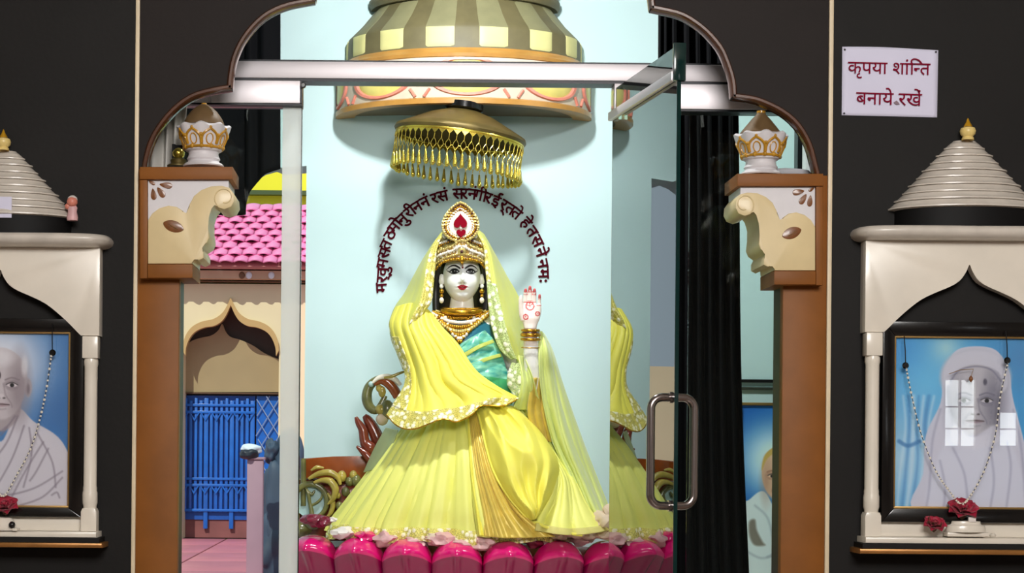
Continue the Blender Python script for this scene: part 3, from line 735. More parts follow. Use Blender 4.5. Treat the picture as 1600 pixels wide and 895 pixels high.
# right portrait: veiled elder
cv = Canvas(1391, 1611, 530, 791, 230, [70, 158, 214])
rng = np.random.RandomState(3)
cv.glow(1400, 560, 60, [56, 140, 210], 0.8); cv.glow(1440, 600, 50, [100, 190, 232], 0.8); cv.glow(1400, 720, 90, [176, 210, 232], 0.9); cv.glow(1590, 560, 50, [86, 140, 190], 0.8); cv.glow(1470, 545, 26, [200, 226, 220], 0.7)
for a in range(7): cv.line([(1396+a*7, 800), (1400+a*9, 740-a*4), (1408+a*6, 670), (1404+a*8, 620)], 1.6+0.6*(a % 3), [70, 130, 190] if a % 2 else [214, 228, 240], 0.55, 4)
cv.line([(1398, 690), (1412, 697), (1430, 690)], 3, [60, 120, 180], 0.7, 3)
cv.poly([(1515, 542), (1548, 548), (1568, 580), (1574, 620), (1590, 680), (1604, 740), (1612, 800), (1428, 800), (1436, 740), (1440, 680), (1462, 630), (1466, 585), (1484, 550)], [206, 204, 220])
cv.ell(1516, 590, 55, 46, [196, 194, 208], 6); cv.poly([(1472, 690), (1500, 678), (1540, 690), (1566, 680), (1590, 740), (1600, 800), (1450, 800), (1455, 730)], [212, 212, 228], 6)
for q in ([(1462, 640), (1450, 690), (1446, 760), (1440, 800)], [(1482, 700), (1500, 740), (1506, 790)], [(1575, 640), (1588, 700), (1596, 790)], [(1462, 720), (1470, 760), (1468, 800)], [(1566, 690), (1572, 730), (1566, 790)], [(1540, 700), (1546, 750), (1540, 796)]): cv.line(q, 1.4, [150, 150, 176], 0.6, 4)
face(cv, 1516, 624, 40, 58, [188, 184, 194], [118, 116, 134], [136, 112, 126])
cv.poly([(1474, 610), (1480, 584), (1515, 570), (1552, 582), (1558, 612), (1566, 596), (1556, 560), (1515, 548), (1476, 562), (1466, 596)], [204, 202, 216], 3)
cv.line([(1478, 596), (1490, 580), (1515, 573), (1540, 578), (1556, 596)], 1.3, [128, 126, 146], 0.8, 2); cv.line([(1474, 606), (1476, 632), (1482, 650)], 2.5, [120, 118, 138], 0.6, 4)
cv.ell(1531, 597, 3.0, 5, [80, 78, 96], 2, 0.9)
cv.line([(1488, 672), (1512, 682), (1540, 672)], 1.5, [150, 150, 172], 0.7, 3); cv.poly([(1484, 664), (1512, 682), (1546, 664), (1552, 690), (1515, 700), (1480, 690)], [216, 214, 228], 4, 0.8)
picture(nr, RX, RZ, RK, cv, 'black framed portrait of a veiled elder on blue in the right niche', 1369, 505, 1633, 815.5, 1391, 530, 1611, 791)
# left portrait: bald man in a white shawl (coordinates in the right niche's frame: x' = 1501+(x-4)/0.957)
def lx(a): return 1501+(a-4)/0.957
def ly(b): return 838+(b-827.5)/0.957
cv = Canvas(1389, 1611, 519, 797, 230, [64, 122, 184])
def q(l): return [(lx(a), ly(b)) for a, b in l]
cv.glow(lx(4), ly(575), 80, [232, 230, 240], 1.0, 3); cv.glow(lx(-60), ly(560), 60, [214, 222, 236], 0.7); cv.glow(lx(100), ly(640), 50, [60, 110, 170], 0.6)
cv.poly(q([(-110, 690), (-45, 655), (-20, 640), (4, 690), (30, 640), (55, 658), (100, 690), (125, 760), (120, 830), (-115, 830)]), [212, 206, 216], 2)
cv.poly(q([(-20, 600), (28, 600), (34, 645), (18, 668), (4, 674), (-10, 668), (-26, 645)]), [176, 164, 170], 3)
cv.ell(lx(46), ly(606), 6, 15, [186, 176, 182], 2); cv.ell(lx(-38), ly(606), 6, 15, [186, 176, 182], 2); cv.ell(lx(46), ly(608), 2.5, 8, [130, 118, 126], 2)
cv.ell(lx(4), ly(590), 42, 47, [206, 198, 204], 2)
face(cv, lx(4), ly(600), 39, 58, [204, 194, 200], [144, 130, 138], [156, 126, 134])
cv.ell(lx(-2), ly(560), 24, 14, [224, 218, 224], 12, 0.9); cv.ell(lx(40), ly(572), 5, 16, [228, 224, 230], 4, 0.7)
cv.ell(lx(2), ly(587), 1.6, 5, [60, 50, 56], 1.2, 0.9)
for l in ([(40, 665), (20, 720), (-20, 790)], [(70, 690), (40, 740), (10, 800)], [(100, 735), (60, 760), (20, 772), (0, 770)], [(100, 745), (70, 775), (30, 790)], [(30, 650), (14, 690), (-8, 720)], [(-40, 690), (-30, 740), (-40, 800)], [(84, 772), (92, 768), (96, 776)], [(60, 675), (84, 720), (90, 760)], [(48, 668), (52, 710), (40, 760)], [(14, 668), (2, 680), (-10, 668)], [(26, 650), (16, 664), (4, 674)], [(78, 700), (60, 735), (50, 750)]): cv.line(q(l), 1.1, [128, 116, 132], 0.75, 3)
picture(nl, LX, LZ, LK, cv, 'black framed portrait of a bald man in white shawl in the left niche', 1366, 495, 1636, 815.5, 1389, 519, 1611, 797)

# bead chains hung over the portraits
def chain(pts, knobs, label, mat='pearl', yk=-0.075, sag=0, pend=None):
    p0 = P(*knobs[0], yk); t = thing('bead_garland', label, 'garland', p0)
    path = cr([P(a, b, yk) for a, b in pts], 70); mb = MB(); mw = MB()
    for i, p in enumerate(path): mb.ball(tuple(p), (0.0036 if i % 3 else 0.0046), 6)
    mw.tube([tuple(p) for p in path], 0.0012, 5)
    mb.build('beads', mat, t); mw.build('string', 'steel_dark', t)
    for a, b in knobs:
        p = P(a, b, yk); lathe('knob', [(1e-4, -0.006), (0.007, -0.006), (0.0105, 0), (0.007, 0.006), (1e-4, 0.006)], 'black_gloss', t, 16).matrix_local = Matrix.Translation(p-p0) @ Matrix.Rotation(PI/2, 4, 'X')
        q0 = P(a-1, b-46, yk); tube('cord', [q0+Vector((0, 0.008, 0)), (q0+p)/2, p], 0.0016, 'black_paint', t, 6)
    return t
chain([(1416, 574), (1425, 620), (1440, 680), (1462, 735), (1482, 765), (1501, 787), (1516, 775), (1538, 735), (1555, 680), (1563, 620), (1575, 566)], [(1415, 571), (1574, 563)], 'silver bead garland with black knobs hung on the veiled portrait')
chain([(80, 556), (72, 610), (62, 655), (48, 700), (26, 742), (4, 775), (-18, 742), (-40, 700), (-54, 655), (-66, 610), (-74, 556)], [(82, 551), (-74, 550)], 'silver bead garland with black knobs hung on the bald man portrait')
pd = thing('pendant_chain', 'thin chain with a small red pendant over the veiled face', 'pendant', P(1517, 578, -0.06))
tube('chain', [P(1483, 584, -0.058), P(1500, 578, -0.06), P(1521, 576.5, -0.06), P(1518, 586, -0.061)], 0.0011, 'gold_lip', pd, 6)
lathe('drop', [(1e-4, -0.011), (0.0065, -0.002), (0.006, 0.004), (1e-4, 0.012)], 'leaf_brown', pd, 12, c=tuple(P(1517, 592, -0.061)))

# shelf offerings
def rose(px, py, y, r, label, dry=0, group='red flowers left on the shelves'):
    c = P(px, py, y); t = thing('red_flower', label, 'flower', c, group)
    V = []; random.seed(int(px))
    for ring, (n, rr, tilt, sz) in enumerate(((5, 0.30, 1.2, 0.62), (6, 0.55, 0.75, 0.78), (7, 0.78, 0.3, 0.85))):
        for i in range(n):
            a = 2*PI*(i+0.5*ring)/n+random.uniform(-.2, .2); V2 = []; m = 7
            for j in range(m):
                for k2 in range(m):
                    u, v = k2/(m-1)*2-1, j/(m-1); wd = math.sin(PI*min(1, v*0.82+0.12))*0.62
                    x = u*wd*sz*r; l = v*sz*r; h = 0.18*r*(u*u)+0.16*r*math.sin(v*PI)+random.uniform(-1, 1)*0.03*r
                    V2.append(Vector((x, l*math.cos(tilt)-h*math.sin(tilt)+rr*0.25*r, l*math.sin(tilt)+h*math.cos(tilt)*0.9)))
            R = Matrix.Rotation(a, 3, 'Z'); V2 = [R @ v for v in V2]
            V2 = [Vector((v.x, v.y, v.z*0.85+r*0.12)) for v in V2]
            R2 = Matrix.Rotation(math.radians(38), 3, 'X'); V2 = [R2 @ v for v in V2]
            lo = 0
            Fc = [(j*m+i2, j*m+i2+1, (j+1)*m+i2+1, (j+1)*m+i2) for j in range(m-1) for i2 in range(m-1)]
            mk('petal', V2, Fc, 'rose' if not (dry and random.random() < 0.25) else 'rose_dry', t, True, True)
    lathe('calyx', [(1e-4, -0.45*r), (0.2*r, -0.3*r), (0.36*r, 0.0), (0.2*r, 0.2*r), (1e-4, 0.25*r)], 'rose_dry', t, 10, local=True)
    return t
ys = -0.072
b = thing('marble_stand', 'small round white marble stand on the right shelf under the flower', 'stand', P(1509, 838, ys))
k = S(ys)
bx = bmesh.new(); add_box(bx, -32*k, 33*k, -0.022, 0.022, 0.0, 7*k, 0.003); mkbm('slab', bx, 'marble', b, True, True)
lathe('dome', [(30.5*k, 7.2*k), (31*k, 12*k), (29*k, 17*k), (24*k, 19*k), (23*k, 20*k), (22*k, 24*k), (1e-4, 25*k)], 'marble', b, 36, sy=0.62, local=True)
lathe('knob', [(1e-4, 0), (4*k, 0), (5.5*k, 2.5*k), (3*k, 5*k), (1e-4, 5.5*k)], 'marble', b, 16, c=(42*k, 0, 0), local=True)
bx = bmesh.new(); add_box(bx, -0.5*k, 11*k, -0.030, -0.018, 23*k, 31*k, 0.002); mkbm('sugar_piece', bx, 'petal_white', b, True, True)
rose(1503, 801, ys+0.005, 0.050, 'large crimson flower resting on the round marble stand', group='red flowers left on the shelves')
rose(1459, 823, ys, 0.038, 'smaller crimson flower with dried petals lying left of marble stand', 1)
rose(9, 795, ys, 0.044, 'crimson flower at the left edge under the bald man portrait')
b = thing('marble_dish', 'shallow white marble dish at the left edge beneath the crimson flower', 'dish', P(4, 828, ys))
lathe('bowl', [(1e-4, 0), (26*k, 0), (27*k, 3*k), (22*k, 6*k), (20*k, 12*k), (14*k, 19*k), (1e-4, 21*k)], 'marble', b, 32, sy=0.7, local=True)
mb = MB(); mb.ball((18*k, -0.03, 9*k), 5.5*k, 12); mb.build('knob', 'black_gloss', b, True, True)
mb = MB(); mb.box(20*k, 27*k, -0.04, -0.03, 0, 4*k); mb.build('chip', 'marble', b, False, True)
# figurine on left cornice
k = S(-0.07); b = thing('figurine', 'tiny orange and white figurine on the left niche cornice', 'figurine', P(113, 344.5, -0.06))
lathe('body', [(1e-4, 0), (8.5*k, 0), (9*k, 5*k), (7*k, 14*k), (8*k, 20*k), (6*k, 23*k), (1e-4, 24*k)], 'petal_inner', b, 16, sy=0.8, local=True)
mb = MB(); mb.ball((0, -0.004, 29*k), 8.5*k, 12); mb.ball((-7*k, -0.002, 22*k), 5*k, 10); mb.build('head', 'coral', b, True, True)
lathe('cap', [(8*k, 32*k), (7*k, 36*k), (3*k, 39*k), (1e-4, 39.5*k)], 'petal_white', b, 16, local=True)
tag(box_px('paper_tag', -6, 307, 18, 340, -0.128, -0.126, 'paper'), 'white paper tag at the left edge under the ribbed niche roof', 'tag')

# ------------------------------------------------------------------ paper notice
yn = -0.004
n_t = thing('paper_notice', 'white paper notice with red Hindi lettering pinned above right niche', 'notice', P(1390, 182, yn))
V, Fc = [], []; n = 20
for j in range(n+1):
    for i in range(n+1):
        u, v = i/n, j/n
        a = (1316+150*u-2.0*v*(1-u)*0.5-2*v*u); bq = 73+107*v+4.5*u*(1-v)+3.5*u*v+(-1.2*math.sin(u*PI*1.3)*(1-v))
        p = P(a, bq, yn-0.003*math.sin(u*PI)*math.sin(v*PI)); V.append(p)
Fc = [(j*(n+1)+i, j*(n+1)+i+1, (j+1)*(n+1)+i+1, (j+1)*(n+1)+i) for j in range(n) for i in range(n)]
solidify(mk('sheet', V, Fc, 'paper', n_t), 0.0006, 1.0)
for a, bq in ((1320, 77.5), (1462.5, 81), (1319, 177)):
    p = P(a, bq, yn-0.004); mb = MB(); mb.ball(tuple(p), 0.0032, 8); mb.build('pin', 'pin', n_t)
def glyphs(parts, size):
    """parts: (text, half) laid side by side; half forms lose their right stem"""
    Vs, Fs, x = [], [], 0.0
    for s, half, adv in parts:
        me = text_mesh(s, size, size*0.012)
        vs = [v.co.copy() for v in me.vertices]; fs = [tuple(p.vertices) for p in me.polygons]
        if half:
            bm = bmesh.new(); bm.from_mesh(me); cut = max(v.x for v in vs)*half
            bmesh.ops.bisect_plane(bm, geom=list(bm.verts)+list(bm.edges)+list(bm.faces), plane_co=(cut, 0, 0), plane_no=(1, 0, 0), clear_outer=True)
            bm.verts.index_update(); vs = [v.co.copy() for v in bm.verts]; fs = [tuple(v.index for v in f.verts) for f in bm.faces]; bm.free()
        b0 = len(Vs); Vs += [Vector((v.x+x, v.y, v.z)) for v in vs]; Fs += [tuple(i+b0 for i in f) for f in fs]
        x += adv*size if adv else (max(v.x for v in vs) if vs else 0)
        bpy.data.meshes.remove(me)
    return Vs, Fs
def place_line(name, parts, size, a0, b0, a1, b1, y, mat, parent):
    """fit the line of lettering between two points of its head line"""
    Vs, Fs = glyphs(parts, size)
    x0, x1 = min(v.x for v in Vs), max(v.x for v in Vs)
    p, q_ = P(a0, b0, y), P(a1, b1, y); d = (q_-p); k_ = d.length/(x1-x0); ex = d.normalized(); ez = Vector((-ex.z, 0, ex.x))
    V = [p+ex*((v.x-x0)*k_)+ez*((v.y-0.62*size)*k_)+Vector((0, -v.z, 0)) for v in Vs]
    return mk(name, V, Fs, mat, parent, False)
place_line('lettering', [('कृपया शां', 0, None), ('ि', 0, 0.21), ('न', 0.62, None), ('त', 0, None)], 0.05, 1325, 96.5, 1454, 99.5, yn-0.0075, 'notice_red', n_t)
place_line('lettering', [('बनाये रखें', 0, None)], 0.05, 1338, 144, 1441, 147, yn-0.0075, 'notice_red', n_t)
prism_px('smudge', [(1396, 160), (1401, 157), (1404, 160), (1406, 163), (1400, 163.5)], yn-0.0068, yn-0.0064, 'smudge', n_t)

# ------------------------------------------------------------------ dome canopy on the back wall
K = S(YB); dc = P(724, 188, YB); DS = 0.66
dome = thing('dome_canopy', 'olive half dome canopy with pale yellow panels fixed above the idol', 'dome canopy', (dc.x, YB, dc.z))
def dz(b): return (188-b)*K
YO = YB-0.001
def dl(name, l, mat, par=None, n=72): return lathe(name, [(r*K, dz(b)) for r, b in l], mat, par or dome, n, PI, 2*PI, DS, (dc.x, YO, dc.z))
dl('rim', [(170, 186), (196, 188), (199.5, 187), (200, 180), (196, 178), (190, 177.5)], 'ochre_rim')
dl('soffit', [(1e-3, 181), (100, 181), (180, 183), (188, 186)], 'soffit')
fz = dl('frieze', [(194, 178), (195, 176), (195, 126), (194, 118)], 'frieze_white')
dl('ring', [(190, 120), (196, 117), (197, 112), (192, 108), (187, 106), (184, 102)], 'ochre_rim')
body = dl('body', [(184, 104), (182, 98), (181.5, 72), (178, 66), (172, 60), (158, 46), (142, 26), (136, 18)], 'olive')
nk = dl('neck_bead', [(136, 20), (145, 20), (149, 14), (149, 7), (144, 1), (146, -3), (141, -9), (133, -12)], 'olive')
dl('upper_dome', [(132, -10), (136, -30), (130, -60), (108, -95), (70, -125), (24, -145), (18, -160), (1e-3, -175)], 'olive_light')
def dsurf(a, r, b, off=0.0):   # a: angle from straight front, positive to the right
    rr = r*K+off; return (dc.x+rr*math.sin(a), YO-rr*math.cos(a)*DS, dc.z+dz(b))
def curved_piece(name, f, nu, nv, mat, par, th=0.006):
    """f(u,v) -> (angle, r, py); grid pushed outward"""
    V = []; 
    for off in (th, -0.004):
        for j in range(nv+1):
            for i in range(nu+1):
                u, v = i/nu, j/nv; a, r, b = f(u, v); e = 0.0 if off < 0 else -th*0.8*max(abs(2*u-1)**8, abs(2*v-1)**8)
                V.append(dsurf(a, r, b, off+e))
    m = nu+1; N = m*(nv+1); Fc = []
    for j in range(nv):
        for i in range(nu):
            q_ = (j*m+i, j*m+i+1, (j+1)*m+i+1, (j+1)*m+i); Fc.append(q_); Fc.append(tuple(x+N for x in q_[::-1]))
    bd = [i for i in range(m)]+[j*m+nu for j in range(1, nv+1)]+[nv*m+i for i in range(nu-1, -1, -1)]+[j*m for j in range(nv-1, 0, -1)]
    for i in range(len(bd)): p, q_ = bd[i], bd[(i+1) % len(bd)]; Fc.append((p, p+N, q_+N, q_))
    return mk(name, V, Fc, mat, par)
per = 2*PI/14
for s in range(-4, 4):
    ac = (s+0.5)*per; hw = per*0.27
    if abs(ac) > PI/2+0.02: continue
    lim = lambda a: max(-PI/2+0.01, min(PI/2-0.01, a))
    curved_piece('panel', lambda u, v, ac=ac, hw=hw: (lim(ac+hw*(2*u-1)*(1 if 0.06 < v else 0.86)), 181.7, 101-31*v), 10, 8, 'panel_yellow', body)
    curved_piece('stripe', lambda u, v, ac=ac, hw=hw: (lim(ac+hw*(2*u-1)*1.02), np.interp(v, [0, 0.2, 0.3, 0.55, 0.85, 1], [181, 178, 172, 158, 142, 137]), np.interp(v, [0, 0.2, 0.3, 0.55, 0.85, 1], [70, 66, 60, 46, 26, 20])), 8, 12, 'olive_light', body, 0.003)
for s in (-2, -1, 0, 1, 2):
    ac = s*math.radians(42)
    def ov(u, v, ac=ac, R=1.0):
        rr = v; t_ = 2*PI*u; aa = ac+math.radians(17.5)*R*rr*math.cos(t_); b = 146+30*R*rr*math.sin(t_)
        return (max(-PI/2+.01, min(PI/2-.01, aa)), 195.3, min(max(b, 122), 177.5))
    V, Fc = [], []; n = 32; nr_ = 5
    o = MB()
    for nm, R0, R1, mat, th in (('medallion', 0.0, 0.82, 'frieze_yellow', 0.007), ('medallion_border', 0.82, 1.0, 'coral', 0.010)):
        V, Fc = [], []
        for j in range(nr_+1):
            R = R0+(R1-R0)*j/nr_
            for i in range(n):
                a, r, b = ov(i/n, R); V.append(dsurf(a, r, b, th if 0 < j < nr_ or (R0 == 0 and j == 0) else 0.0005))
        for j in range(nr_):
            for i in range(n): Fc.append((j*n+i, j*n+(i+1) % n, (j+1)*n+(i+1) % n, (j+1)*n+i))
        mk(nm, V, Fc, mat, fz)
    # small coral fan between medallions
    if s < 2:
        am = ac+math.radians(21)
        if abs(am) < PI/2:
            for d in (-1, 1): tube('coral_line', [dsurf(am+d*math.radians(2+2.6*q_), 195.3, 176-12*q_, 0.002) for q_ in (0, 0.5, 1)], 0.007, 'coral', fz, 6)

# ------------------------------------------------------------------ brass fringed umbrella under the dome
yu = YB-0.30; k = S(yu); uc = P(719, 213, yu)
um = thing('brass_umbrella', 'tilted brass ceremonial umbrella with tear-drop fringe hanging above crown', 'umbrella', uc)
um.rotation_euler = (0, math.radians(7.5), 0)
def pr(l): return [(max(r*k, 1e-5), h*k) for r, h in l]
lathe('cap', pr([(1e-4, 40), (26, 40), (34, 37), (52, 31), (72, 21), (92, 11), (102, 6), (104, 1), (102, -3), (99, -3), (98, 4), (80, 12), (40, 28), (1e-4, 34)]), 'brass_dull', um, 64, sy=0.85, local=True)
lathe('stem', pr([(26, 40.2), (30, 42), (30, 51), (1e-4, 51)]), 'black_gloss', um, 24, local=True)
lathe('fringe_band', pr([(101, -2), (101.5, -3), (101.5, -6), (100, -7)]), 'brass', um, 64, sy=0.85, local=True)
ND = 54; R = 100.5*k; net = MB(); tri = MB()
def pt(j, h, off=0): a = 2*PI*j/ND; return ((R+off)*math.cos(a), (R+off)*math.sin(a)*0.85, h*k*0.86)
for j in range(ND):
    V = [pt(j-0.5, -8), pt(j+0.5, -8), pt(j, -16)]; tri.add(V+[(x*1.012, y*1.012, z) for x, y, z in V], [(0, 1, 2), (3, 5, 4), (0, 3, 4, 1), (1, 4, 5, 2), (2, 5, 3, 0)])
    net.tube([pt(j, -15), pt(j, -24)], 0.0017, 5)
    net.tube([pt(j, -24), pt(j+0.32, -31), pt(j+0.36, -36), pt(j+0.02, -43)], 0.0013, 5)
    net.tube([pt(j, -24), pt(j-0.32, -31), pt(j-0.36, -36), pt(j-0.02, -43)], 0.0013, 5)
    net.tube([pt(j, -42), pt(j, -48)], 0.0017, 5)
    net.tube([pt(j+0.36, -35), pt(j+0.64, -35)], 0.0013, 4)
tri.build('fringe_points', 'brass', um, False, True); o = net.build('fringe_net', 'brass', um, True, True)
dv_, df_ = lathe_vf(pr([(0.8, 0), (1.6, -2), (2.2, -8), (3.2, -15), (3.8, -18), (3.2, -20.5), (1.4, -22), (1e-4, -23)]), 10)
me = bpy.data.meshes.new('drop'); me.from_pydata(dv_, [], df_); me.materials.append(MATS['brass']); me.polygons.foreach_set('use_smooth', [True]*len(me.polygons))
random.seed(5)
for j in range(ND):
    d = bpy.data.objects.new('drop', me); COL.objects.link(d); d.parent = um; p = pt(j, -46-random.uniform(0, 3)); d.location = p
    d.rotation_euler = (random.uniform(-.06, .06), -math.radians(7.5)+random.uniform(-.05, .05), 0)

# ------------------------------------------------------------------ lettering painted in an arc
lt = thing('wall_lettering', 'maroon Devanagari lettering in an arc on wall around the crown', 'lettering', P(722, 440, YB-0.004))
ARC = [('म', 596.5, 449), ('र्वु', 598, 429), ('म', 598, 411), ('स', 601, 395), ('त', 603.5, 382), ('ठ', 610, 366), ('मो', 618, 353), ('नु', 629, 342), ('री', 641, 331), ('न', 652, 323), ('नं', 664, 316),
       ('र', 679, 310.5), ('सं', 692, 306.5), ('स', 716, 303), ('र', 726, 303), ('नं', 738, 303.5), ('गी', 751, 306), ('र', 763, 309.5), ('ई', 775, 314.5), ('र्त', 793, 324), ('ते', 807, 334),
       ('हे', 822, 348), ('त', 831, 362), ('स', 839, 377), ('ने', 844.5, 394), ('न', 847.5, 412), ('मः', 849, 430)]
for s, a, b in ARC:
    me = text_mesh(s, 0.070, 0.0022); xs_ = [v.co.x for v in me.vertices]
    if not xs_: continue
    th = math.atan2(-(b-437), a-722)-PI/2     # tangent turn
    cx_ = (min(xs_)+max(xs_))/2
    me.transform(Matrix.Translation((-cx_, -0.021, 0))); me.transform(Matrix.Rotation(PI/2, 4, 'X')); me.transform(Matrix.Rotation(-th, 4, 'Y'))
    me.materials.clear(); me.materials.append(MATS['letter_red']); p = P(a, b, YB-0.003); me.transform(Matrix.Translation(p))
    # fatten the brush strokes a little: overlapping copies of the outline in one letter
    vs_ = [v.co.copy() for v in me.vertices]; fs_ = [tuple(q_.vertices) for q_ in me.polygons]; mb = MB()
    for ox, oz, oy in ((0, 0, 0), (.0014, .0006, .0002), (-.0014, -.0006, .0003), (.0006, -.0014, .0004), (-.0006, .0014, .0005)):
        mb.add([(v.x+ox, v.y-oy, v.z+oz) for v in vs_], fs_)
    bpy.data.meshes.remove(me); mb.build('letter', 'letter_red', lt, False)

# ------------------------------------------------------------------ lotus base
lot = thing('lotus_base', 'glossy magenta lotus petal base under the seated idol', 'lotus base', P(740, 930, 1.75))
lot.location.z = 0.86
yl = 1.3
def petal_vf(wd, ht):
    V, Fc = [], []; nu, nv = 22, 20
    for j in range(nv+1):
        v = j/nv
        for i in range(nu+1):
            s = i/nu*2-1; arc = math.sqrt(max(0, 1-abs(s)**2.3))
            if v < 0.42:      # upper shoulder: from the back edge forward over the roll
                f = v/0.42; z = ht*(0.60*arc-0.06*f*arc-0.22*f**2*arc+0.03*f*(1-abs(s))); y = -0.105*f**0.8*arc*(1.0)-0.012*math.exp(-(s/0.12)**2)*f
            else:             # outer face turning down and under
                f = min(1.0, (v-0.42)/0.58); z0 = ht*(0.32*arc+0.03*(1-abs(s))); z = z0+(-ht*0.75-z0)*f; y = (-0.105*arc-0.012*math.exp(-(s/0.12)**2))*(1-f)**1.6+0.03*f
                y -= 0.016*math.exp(-(s/0.10)**2)*(1-f)
            V.append((s*wd/2*(1-0.1*max(0, v-0.5)), y, z))
    m = nu+1
    Fc = [(j*m+i, j*m+i+1, (j+1)*m+i+1, (j+1)*m+i) for j in range(nv) for i in range(nu)]
    return V, Fc
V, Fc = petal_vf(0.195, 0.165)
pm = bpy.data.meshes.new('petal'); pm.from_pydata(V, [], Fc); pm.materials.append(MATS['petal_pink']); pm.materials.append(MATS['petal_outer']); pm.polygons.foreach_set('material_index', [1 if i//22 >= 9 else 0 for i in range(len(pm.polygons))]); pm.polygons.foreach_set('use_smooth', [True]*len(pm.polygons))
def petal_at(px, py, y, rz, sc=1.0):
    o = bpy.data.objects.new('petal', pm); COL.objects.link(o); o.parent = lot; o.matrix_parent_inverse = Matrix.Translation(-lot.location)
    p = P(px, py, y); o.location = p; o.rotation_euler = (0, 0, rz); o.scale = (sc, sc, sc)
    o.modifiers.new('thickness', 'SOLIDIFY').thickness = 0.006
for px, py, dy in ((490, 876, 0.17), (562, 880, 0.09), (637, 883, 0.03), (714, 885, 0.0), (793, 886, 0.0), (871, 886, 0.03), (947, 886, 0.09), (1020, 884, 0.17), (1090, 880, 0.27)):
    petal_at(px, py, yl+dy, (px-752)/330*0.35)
# core slab under the figure
lathe('core', [(1e-4, 0.86), (0.60, 0.86), (0.66, 1.0), (0.66, P(740, 862, 1.5).z-0.012), (0.60, P(740, 862, 1.5).z), (1e-4, P(740, 862, 1.5).z)], 'lotus_core', lot, 64, sy=0.52, c=(P(752, 800, 1.72).x, 1.74, 0))
random.seed(11)
def crumple(name, px, py, y, r, mat, par, fl=0.6):
    bm = bmesh.new(); bmesh.ops.create_icosphere(bm, subdivisions=3, radius=r)
    sd = random.uniform(0, 50)
    from mathutils import noise
    for v in bm.verts:
        n_ = noise.noise(v.co/r*1.6+Vector((sd, 0, 0))); v.co *= 1+0.55*n_; v.co.z *= fl
    p = P(px, py, y)
    for v in bm.verts: v.co += p
    return mkbm(name, bm, mat, par)
for px, py, mat, r in ((505, 815, 'petal_maroon', .035), (488, 812, 'petal_maroon', .04), (536, 832, 'petal_white', .04), (520, 812, 'petal_white', .016), (570, 838, 'petal_pink', .04), (603, 843, 'petal_inner', .05), (648, 848, 'petal_inner', .05), (688, 842, 'petal_inner', .055), (724, 850, 'petal_inner', .045),
                         (752, 852, 'petal_inner', .04), (835, 845, 'petal_maroon', .04), (855, 842, 'petal_inner', .04), (905, 842, 'petal_inner', .04), (680, 838, 'ivory_cloth', .04), (760, 846, 'petal_inner', .04), (920, 836, 'ivory_cloth', .04)):
    crumple('inner_petal', px, py, 1.27 + 0.0006*abs(px-740), r, mat, lot)

# ------------------------------------------------------------------ throne behind the idol (left arm shows)
yt = 1.82; k = S(yt)
th_ = thing('throne', 'carved wooden throne arm with green scrolls left of the yellow skirt', 'throne', P(520, 860, yt))
th_.location.z = P(520, 862, 1.5).z
p0, p1 = P(477, 715, yt), P(600, 746, yt)
prism_px('back_rail', [(476, 716), (520, 713), (575, 712), (600, 712), (600, 748), (476, 748)], yt, yt+0.08, 'throne_wood', th_, 0.006)
prism_px('seat_side', [(462, 748.5), (640, 748.5), (640, 845), (462, 845)], yt+0.02, yt+0.08, 'throne_red', th_, 0.006)
tube('end_post', [P(474, 716, yt-0.02), P(474, 735, yt-0.02), P(474, 790, yt-0.02)], [0.011, 0.012, 0.012], 'throne_green', th_, 14)
def ptube(name, l, rad, mat, par=th_, y=yt-0.04, n=10):
    pp = cr([P(a, b, y+(c[0] if c else 0)) for a, b, *c in l], len(l)*6); rr = rad if not hasattr(rad, '__len__') else list(np.interp(np.linspace(0, 1, len(pp)), np.linspace(0, 1, len(rad)), rad))
    return tube(name, [tuple(q_) for q_ in pp], rr, mat, par, n)
disc = lathe('medallion', [(1e-4, -0.006), (0.062, -0.006), (0.066, 0.0), (0.066, 0.01)], 'throne_blue', th_, 36); disc.matrix_parent_inverse = Matrix(); disc.matrix_local = Matrix.Translation(P(485, 783, yt-0.03)-th_.location) @ Matrix.Rotation(PI/2, 4, 'X')
ptube('ring_scroll', [(485+26*math.cos(a), 783+27*math.sin(a)) for a in [x*0.5-3.6 for x in range(11)]], [0.008, 0.013, 0.013, 0.012, 0.008], 'throne_green')
ptube('vine', [(478, 762), (482, 772), (484, 785), (487, 800), (486, 815)], [0.004, 0.008, 0.007, 0.010, 0.014], 'throne_green')
ptube('vine', [(484, 790), (494, 786), (502, 778), (503, 770)], [0.006, 0.006, 0.005, 0.003], 'throne_green')
ptube('vine', [(481, 768), (487, 772), (492, 766)], [0.006, 0.008, 0.003], 'throne_green')
mb = MB(); mb.ball(tuple(P(487, 816, yt-0.05)), 0.045, 14, 1, 0.7); mb.ball(tuple(P(470, 826, yt-0.04)), 0.05, 14, 1, 0.7); mb.build('foot_scroll', 'throne_green', th_)
ptube('leaf_scroll', [(482, 748), (498, 740), (515, 738), (527, 745), (532, 757)], [0.006, 0.012, 0.014, 0.012, 0.006], 'throne_gold', y=yt-0.06)
ptube('leaf_scroll', [(490, 754), (503, 750), (516, 752), (524, 764), (521, 778), (512, 788)], [0.005, 0.010, 0.016, 0.016, 0.012, 0.003], 'throne_gold', y=yt-0.065)
ptube('leaf_scroll', [(512, 770), (520, 785), (517, 800), (508, 812)], [0.004, 0.012, 0.010, 0.003], 'throne_gold', y=yt-0.05)
ptube('leaf_scroll', [(486, 735), (495, 730), (506, 731)], [0.004, 0.009, 0.004], 'throne_gold', y=yt-0.05)
